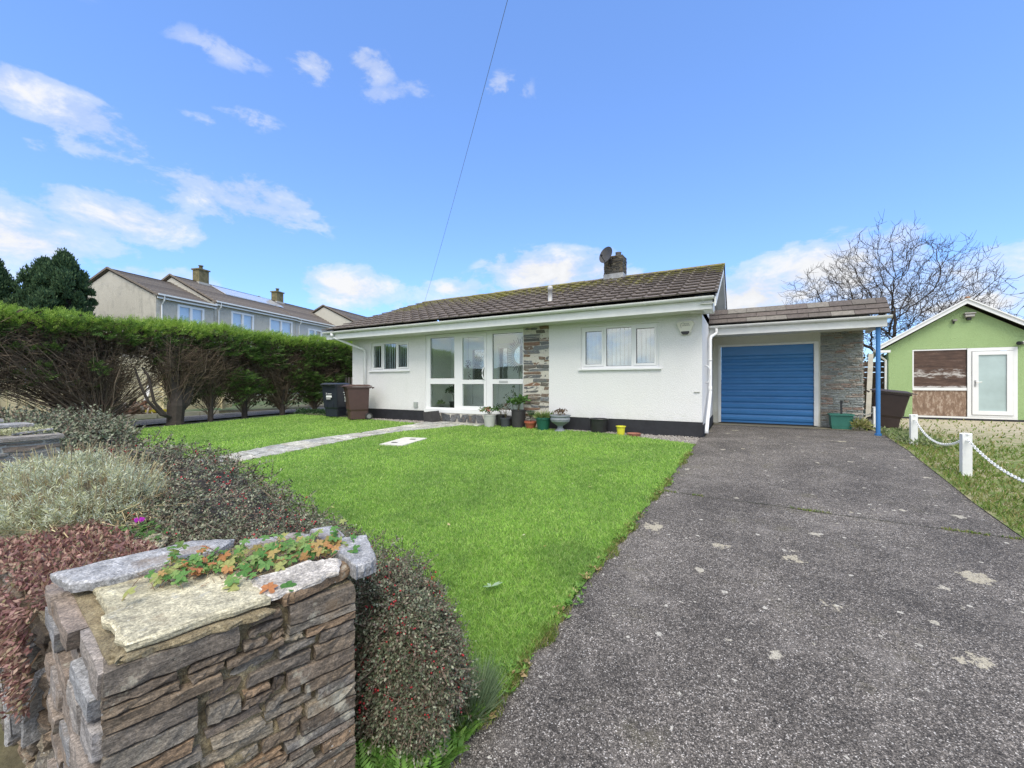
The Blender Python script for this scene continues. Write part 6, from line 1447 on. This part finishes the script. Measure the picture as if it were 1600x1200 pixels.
    if mats[3]:
        M = MB(); th = np.arange(6)*math.pi/3
        for c_,r in BR:
            V = [c_+np.array([0,0,r])]+[c_+np.array([math.cos(a)*r*.9,math.sin(a)*r*.9,r*.35]) for a in th]+[c_+np.array([math.cos(a+.5)*r*.85,math.sin(a+.5)*r*.85,-r*.45]) for a in th]+[c_-np.array([0,0,r])]
            M.add(V,[(0,1+i,1+(i+1)%6) for i in range(6)]+[(1+i,7+i,7+(i+1)%6,1+(i+1)%6) for i in range(6)]+[(13,7+(i+1)%6,7+i) for i in range(6)])
        o = M.build('berries', mats[3], t_, smooth=True); o['kind'] = 'stuff'
    return t_
mound('dense red-berried cotoneaster sweeping from behind the pillar along the lawn edge','cotoneaster_bush',[-6.9,-5.6,-4.5,-3.3,-2.2,-1.7,-1.35,-1.0],[2.05,2.05,1.85,1.46,1.33,1.35,1.34,1.30],[.6,.66,.68,.70,.48,.31,.23,.18],[.28,.25,.25,.25,.22,.20,.15,.04],-6.95,-1.03,10500,mats=(W['coto'],W['cotostem'],W['cotoin'],W['berry']))
W['coto2'] = leafmat('greygreen_leaf', [(.11,.14,.08),(.18,.21,.14),(.26,.28,.20),(.16,.13,.10)], .7, .1)
random.seed(5)
mound('grey-green clipped mound of ground shrub behind the far gate pillar','ground_shrub',[-13,-11,-9.5,-8.4],[2.3,2.5,2.4,2.3],[.7,.8,.7,.5],[.26,.26,.20,.12],-13,-9.2,2600,leaf=.014,mats=(W['coto2'],W['cotostem'],W['cotoin'],None),seedv=4)
mound('brown-green mound of ground shrub at the foot of the first hedge trunk','ground_shrub',[-14,-12.5,-11.6],[3.3,3.4,3.4],[.4,.4,.3],[.14,.12,.04],-14,-11.5,700,leaf=.014,mats=(W['coto2'],W['cotostem'],W['cotoin'],None),seedv=6)
# far gate pillar
FP = thing('stone_pillar', 'far slate gate pillar at the left edge with pale planting on top', 'pillar', (-8.4,1.4,-.3))
M = MB(); M.box(-9.0,-8.02,.9,1.83,-.5,.30); M.build('mortar_core', W['mortarg'], FP)
W['greyslate'] = slate_mat('grey_slate', [(0,(.13,.13,.125)),(.5,(.20,.195,.18)),(.8,(.17,.14,.115)),(1,(.27,.26,.24))], .3, (6,6,50))
M = MB(); veneer(M,(-8.02,.9,-.4),(0,1,0),(1,0,0),.94,.66,.05,.085,.2,.5,.012,.08,.02,'mid',.005,.02); veneer(M,(-9.0,.9,-.4),(1,0,0),(0,-1,0),.98,.66,.05,.085,.2,.5,.012,.08,.02,'mid',.005,.02)
slab(M,[(-7.97,.9),(-7.97,1.86),(-8.3,1.88),(-8.3,.9)],.27,.06); M.build('stones', W['greyslate'], FP)
M = MB(); slab(M,[(-8.2,1.45),(-8.15,1.8),(-8.4,1.78),(-8.4,1.5)],.345,.03,(.1,.1)); slab(M,[(-8.6,1.2),(-8.5,1.7),(-8.9,1.7),(-8.9,1.25)],.41,.05); slab(M,[(-8.9,1.0),(-8.9,1.5),(-9.3,1.5),(-9.3,1.1)],.47,.05); M.build('loose_slab', W['slateend'], FP)
SD = thing('sedum_plant', 'pale yellow-green sedum covering the top of the far gate pillar', 'plant', (-8.5,1.4,.33)); M = MB(); n = 2600; p = np.stack([-8.15-rng.random(n)*.9,.92+rng.random(n)*.9,.33+rng.random(n)*.08],1); M.leaves(p,rng.normal(0,.7,(n,3))+np.array([0,0,.5]),rng.normal(0,1,(n,3)),.035,.018); M.build('foliage', leafmat('sedum_pale', [(.34,.36,.20),(.44,.44,.28),(.24,.26,.12)], .7, .1), SD)
# weeds at the pillar foot
W['weed'] = leafmat('weed_leaf', [(.08,.20,.03),(.14,.30,.05),(.22,.38,.09),(.11,.24,.05)], .6, .3)
SD = thing('weed_clump', 'leafy bright green weeds and ferns at the foot of the pillar beside the driveway', 'weeds', (-1.2,1.15,gz(-1.2,1.15))); M = MB()
for k in range(150):
    x, y = random.uniform(-1.26,-1.0), random.uniform(1.0,1.45); x = min(x, -1.02+.03*random.random()); z = gz(x,y); a = random.random()*6.28; L = random.uniform(.07,.22); d = np.array([math.cos(a)*.8,math.sin(a)*.8,random.uniform(.5,1.3)]); d = norm(d)
    nl = 12; t_s = np.linspace(.15,1,nl); sd_ = norm(np.cross(d,(0,0,1))); P = np.array([x,y,z])+d*L*t_s[:,None]+np.array([0,0,-.06])*(t_s[:,None]**2)*L*4
    for sg in (-1,1): M.leaves(P, sd_*sg+d*.6, np.repeat([np.cross(sd_,d)],nl,0), L*.30*(1.1-t_s*.8)+.006, .011)
n = 260; x = rng.uniform(-1.22,-.99,n); y = rng.uniform(1.0,1.6,n); a = rng.random(n)*6.28; M.leaves(np.stack([x,y,gzv(x,y)],1), np.stack([np.cos(a)*.9,np.sin(a)*.9,rng.uniform(.3,1.2,n)],1), rng.normal(0,1,(n,3)), rng.uniform(.04,.10,n), rng.uniform(.015,.03,n)); M.build('foliage', W['weed'], SD)
SD = thing('grass_tuft', 'fine grey-green grassy tuft under the end of the cotoneaster', 'plant', (-1.07,1.40,gz(-1.07,1.4))); M = MB(); n = 1500; a = rng.random(n)*6.28; r = rng.random(n)*.07
x = -1.06+np.cos(a)*r; y = 1.50+np.sin(a)*r*1.6; M.leaves(np.stack([x,y,gzv(x,y)],1), np.stack([np.cos(a)*.5+rng.normal(0,.2,n),np.sin(a)*.5+rng.normal(0,.2,n),rng.uniform(.5,1.4,n)],1), rng.normal(0,1,(n,3)), rng.uniform(.08,.22,n), .004); M.build('foliage', leafmat('tuft', [(.10,.16,.08),(.20,.27,.15),(.14,.22,.10),(.28,.33,.2)], .7, .2), SD)
SD = thing('weed_clump', 'straggling weeds around the blue canopy post and chain fence feet', 'weeds', (2.5,10.2,0)); M = MB()
for k in range(110):
    x = random.gauss(2.62,.16); y = random.uniform(8.6,11.3); x = max(x, xr(y)+.02); clump(M,(x,y,gz(x,y)+.03),(.07,.07,.05),12,.06,.03)
M.build('foliage', leafmat('weed2', [(.10,.16,.05),(.20,.26,.10),(.30,.32,.18),(.14,.2,.08)], .7, .2), SD)
SD = thing('weed_clump', 'low clover and dandelion weeds creeping along the driveway edge of the lawn', 'weeds', (-.95,2.6,gz(-.95,2.6))); M = MB(); MD = MB()
for k in range(210):
    y = 1.5+4.2*random.random()**1.7; x = xl(y)+random.gauss(-.01,.035); z = gz(x,y)
    if math.sin(y*5+1)+math.sin(y*11) < -.35: continue
    nl = random.randint(4,8); a = rng.random(nl)*6.28; L = random.uniform(.018,.05)
    (MD if random.random() < .28 else M).leaves(np.tile([x,y,z+.004],(nl,1)), np.stack([np.cos(a),np.sin(a),rng.uniform(.15,.8,nl)],1), np.tile([0,0,1.],(nl,1))+rng.normal(0,.2,(nl,3)), rng.uniform(.6,1.2,nl)*L, L*.42)
M.build('foliage', W['weed'], SD); MD.build('dead_leaves', leafmat('dead_edge_leaf', [(.22,.14,.07),(.36,.26,.13),(.45,.36,.2)], .8, .1), SD)
SD = thing('dandelion', 'broad-leaved weed with pale leaves alone in the lawn', 'weed', (-1.48,2.35,gz(-1.48,2.35))); M = MB(); z = gz(-1.48,2.35)+.035; M.leaves([(-1.48,2.35,z)]*5,[(1,.6,.4),(-.3,-.9,.3),(.5,-.4,.3),(-1,.2,.3),(.7,.9,.4)],[(0,0,1)]*5,[.09,.08,.05,.04,.07],.03); M.build('foliage', leafmat('dand', [(.25,.38,.2),(.35,.46,.3)], .5, .2), SD)
M = MB()
for k in range(60):
    x, y = random.uniform(-9,-1.3), random.uniform(2.9,7.9); z = gz(x,y)+.03
    if path_l(y)-.1 < x < path_r(y)+.1: continue
    s = random.uniform(.012,.03); a = random.random()*6; M.leaves([(x,y,z)],[(math.cos(a),math.sin(a),.2)],[(0,0,1)],s*2,s)
M.build('fallen_leaves', leafmat('fallen', [(.5,.5,.2),(.45,.35,.1),(.55,.55,.4)], .7, .2), label='few small yellow fallen leaves scattered on the lawn', cat='leaves', kind='stuff')
# distant wooded ridge across the street (seen only in the window panes)
M = MB(); xs = np.linspace(-220,220,110); V = []
for x in xs: h = 5+2.5*noise.noise((x*.03,0,0))+1.4*noise.noise((x*.2,3,0)); V += [(x,-60,-1),(x,-75,h)]
M.add(V,[(2*i,2*i+2,2*i+3,2*i+1) for i in range(109)]); M.build('hills', plain('wooded_ridge', (.07,.09,.05), .95, .5, .3), kind='structure')
# ------------------------------------------------------------------ sky, sun, camera
SUN_EL, SUN_AZ = R(57), R(150)     # azimuth measured from +Y towards +X
w = bpy.data.worlds.new('World'); w.cycles.sampling_method = 'MANUAL'; w.cycles.sample_map_resolution = 2048; SC.world = w; w.use_nodes = True; t = w.node_tree; bg = t.nodes['Background']
sky = t.nodes.new('ShaderNodeTexSky'); sky.sky_type = 'NISHITA'; sky.sun_disc = False; sky.sun_elevation = SUN_EL; sky.sun_rotation = SUN_AZ; sky.air_density = 1.0; sky.dust_density = .35; sky.ozone_density = 2.2
tc = t.nodes.new('ShaderNodeTexCoord'); D_ = tc.outputs['Generated']
psi = R(29.3); f_ = 640.; S0, C0 = math.sin(psi), math.cos(psi)
def skydir(u, v):
    a = (u-800)/f_; b_ = (600-v)/f_; q = np.array([-S0+a*C0, C0+a*S0, b_]); L = np.linalg.norm(q); return q/L, L
blobs = [(40,140,75,26,.95),(120,180,75,30,.9),(185,205,45,30,.8),(150,235,50,16,.6),(66,230,22,14,.55),(345,80,52,18,.5),(495,102,40,24,.8),(575,102,32,24,.75),(690,140,80,20,.4),(785,140,38,22,.55),
 (322,192,30,12,.5),(390,188,36,16,.7),(30,370,85,46,1.0),(120,385,60,36,.7),(200,345,80,30,.9),(390,318,80,32,.85),(675,357,24,14,.5),(548,452,58,26,1.05),(620,470,130,24,.55),(720,452,42,12,.9),
 (860,428,75,28,1.2),(925,425,45,24,1.1),(800,455,100,22,.7),(240,430,90,16,.7),(1185,462,65,36,1.2),(1300,425,80,40,1.15),(1350,400,50,22,1.0),(1420,445,140,34,.95),(1560,475,80,30,1.0),(600,150,60,16,.35)]
mx = None
def math_(op, a, b_=None, c_=None, clamp=False):
    n = t.nodes.new('ShaderNodeMath'); n.operation = op; n.use_clamp = clamp
    for i, q in enumerate((a,b_,c_)):
        if q is None: continue
        if isinstance(q, (int,float)): n.inputs[i].default_value = q
        else: t.links.new(q, n.inputs[i])
    return n.outputs[0]
def vdot(vec):
    n = t.nodes.new('ShaderNodeVectorMath'); n.operation = 'DOT_PRODUCT'; t.links.new(D_, n.inputs[0]); n.inputs[1].default_value = vec; return n.outputs['Value']
for (u,v,su,sv,st) in blobs:
    if v < 260 and u > 250: st *= .72; su *= .85; sv *= .8
    elif v < 260: st *= .85; su *= .88; sv *= .88
    c_, L = skydir(u,v); rgt = norm(np.cross(c_,(0,0,1))); up_ = np.cross(rgt,c_)
    x_ = math_('MULTIPLY', vdot(tuple(rgt)), f_*L/(su*1.25)*(.9)); y_ = math_('MULTIPLY', vdot(tuple(up_)), f_*L/(sv*1.25))
    r2 = math_('ADD', math_('MULTIPLY', x_, x_), math_('MULTIPLY', y_, y_))
    front = math_('GREATER_THAN', vdot(tuple(c_)), .5)
    g = math_('MULTIPLY', math_('SUBTRACT', 1.0, math_('MULTIPLY', r2, .5), clamp=True), st); g = math_('MULTIPLY', g, front)
    mx = g if mx is None else math_('MAXIMUM', mx, g)
# unseen bright cloud bank above and behind the camera, added to lift ambient light
fill_bank = math_('MULTIPLY', math_('SUBTRACT', vdot((.1,-.6,.8)), .20), 3.0, clamp=True)
mx = math_('MAXIMUM', mx, math_('MAXIMUM', fill_bank, 0.0))
mp = t.nodes.new('ShaderNodeMapping'); t.links.new(D_, mp.inputs[0]); mp.inputs['Scale'].default_value = (1,1,1.9)
n1 = N(t,'ShaderNodeTexNoise',Scale=9.0,Detail=10,Roughness=.62); t.links.new(mp.outputs[0], n1.inputs['Vector'])
n1.inputs['Distortion'].default_value = .2
n2 = N(t,'ShaderNodeTexNoise',Scale=2.2,Detail=4,Roughness=.5); t.links.new(mp.outputs[0], n2.inputs['Vector'])
mask = math_('ADD', math_('MULTIPLY',mx,.95), math_('MULTIPLY', math_('SUBTRACT', n1.outputs[0], .5), 2.6))
on = math_('GREATER_THAN', mx, .001)
cm = ramp(t, math_("MULTIPLY",mask,.7), [(.22,0),(.45,.4),(.85,1)], 'EASE'); cm = math_('MULTIPLY', cm, ramp(t, mx, [(0,0),(.35,1)]))
shade = ramp(t, n1.outputs[0], [(.35,.80),(.6,1.0)])
# keep the look of the blue: deeper and more violet than the bare model
gm = t.nodes.new('ShaderNodeGamma'); gm.inputs[1].default_value = .7; t.links.new(sky.outputs[0], gm.inputs[0]); tint = mix(t, 1, gm.outputs[0], (1.5,2.1,3.2), 'MULTIPLY')
sz = t.nodes.new('ShaderNodeSeparateXYZ'); t.links.new(D_, sz.inputs[0])
cl = mix(t, 1, mix(t, fill_bank, (6.4,6.5,6.7), (12.5,12.2,11.6)), shade, 'MULTIPLY')  # added out-of-view bank is brighter than the visible clouds, as ambient fill
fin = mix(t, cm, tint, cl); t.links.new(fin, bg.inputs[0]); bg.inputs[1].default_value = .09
ld = bpy.data.lights.new('sun', 'SUN'); ld.energy = 1.9; ld.angle = R(30); ld.color = (1,.93,.82); lo = bpy.data.objects.new('sun', ld); COL.objects.link(lo)
sd_ = Vector((math.sin(SUN_AZ)*math.cos(SUN_EL), math.cos(SUN_AZ)*math.cos(SUN_EL), math.sin(SUN_EL))); lo.rotation_euler = sd_.to_track_quat('Z','Y').to_euler(); lo.location = sd_*50
cam = bpy.data.cameras.new('camera'); cam.lens = 14.4; cam.sensor_width = 36; cam.clip_start = .05; cam.clip_end = 3000
co_ = bpy.data.objects.new('camera', cam); COL.objects.link(co_); co_.location = (0,0,1.0); co_.rotation_euler = (R(90),0,R(29.3)); SC.camera = co_
SC.view_settings.view_transform = 'Standard'; SC.view_settings.look = 'None'; SC.view_settings.exposure = 0.7; SC.view_settings.gamma = 1
SC.render.engine = 'CYCLES'; SC.render.resolution_x = 1024; SC.render.resolution_y = 768
SC.cycles.use_denoising = True; SC.cycles.denoising_input_passes = 'RGB_ALBEDO_NORMAL'; SC.cycles.denoising_prefilter = 'NONE'; SC.cycles.max_bounces = 8; SC.cycles.transparent_max_bounces = 12
print('objects', len(bpy.data.objects))
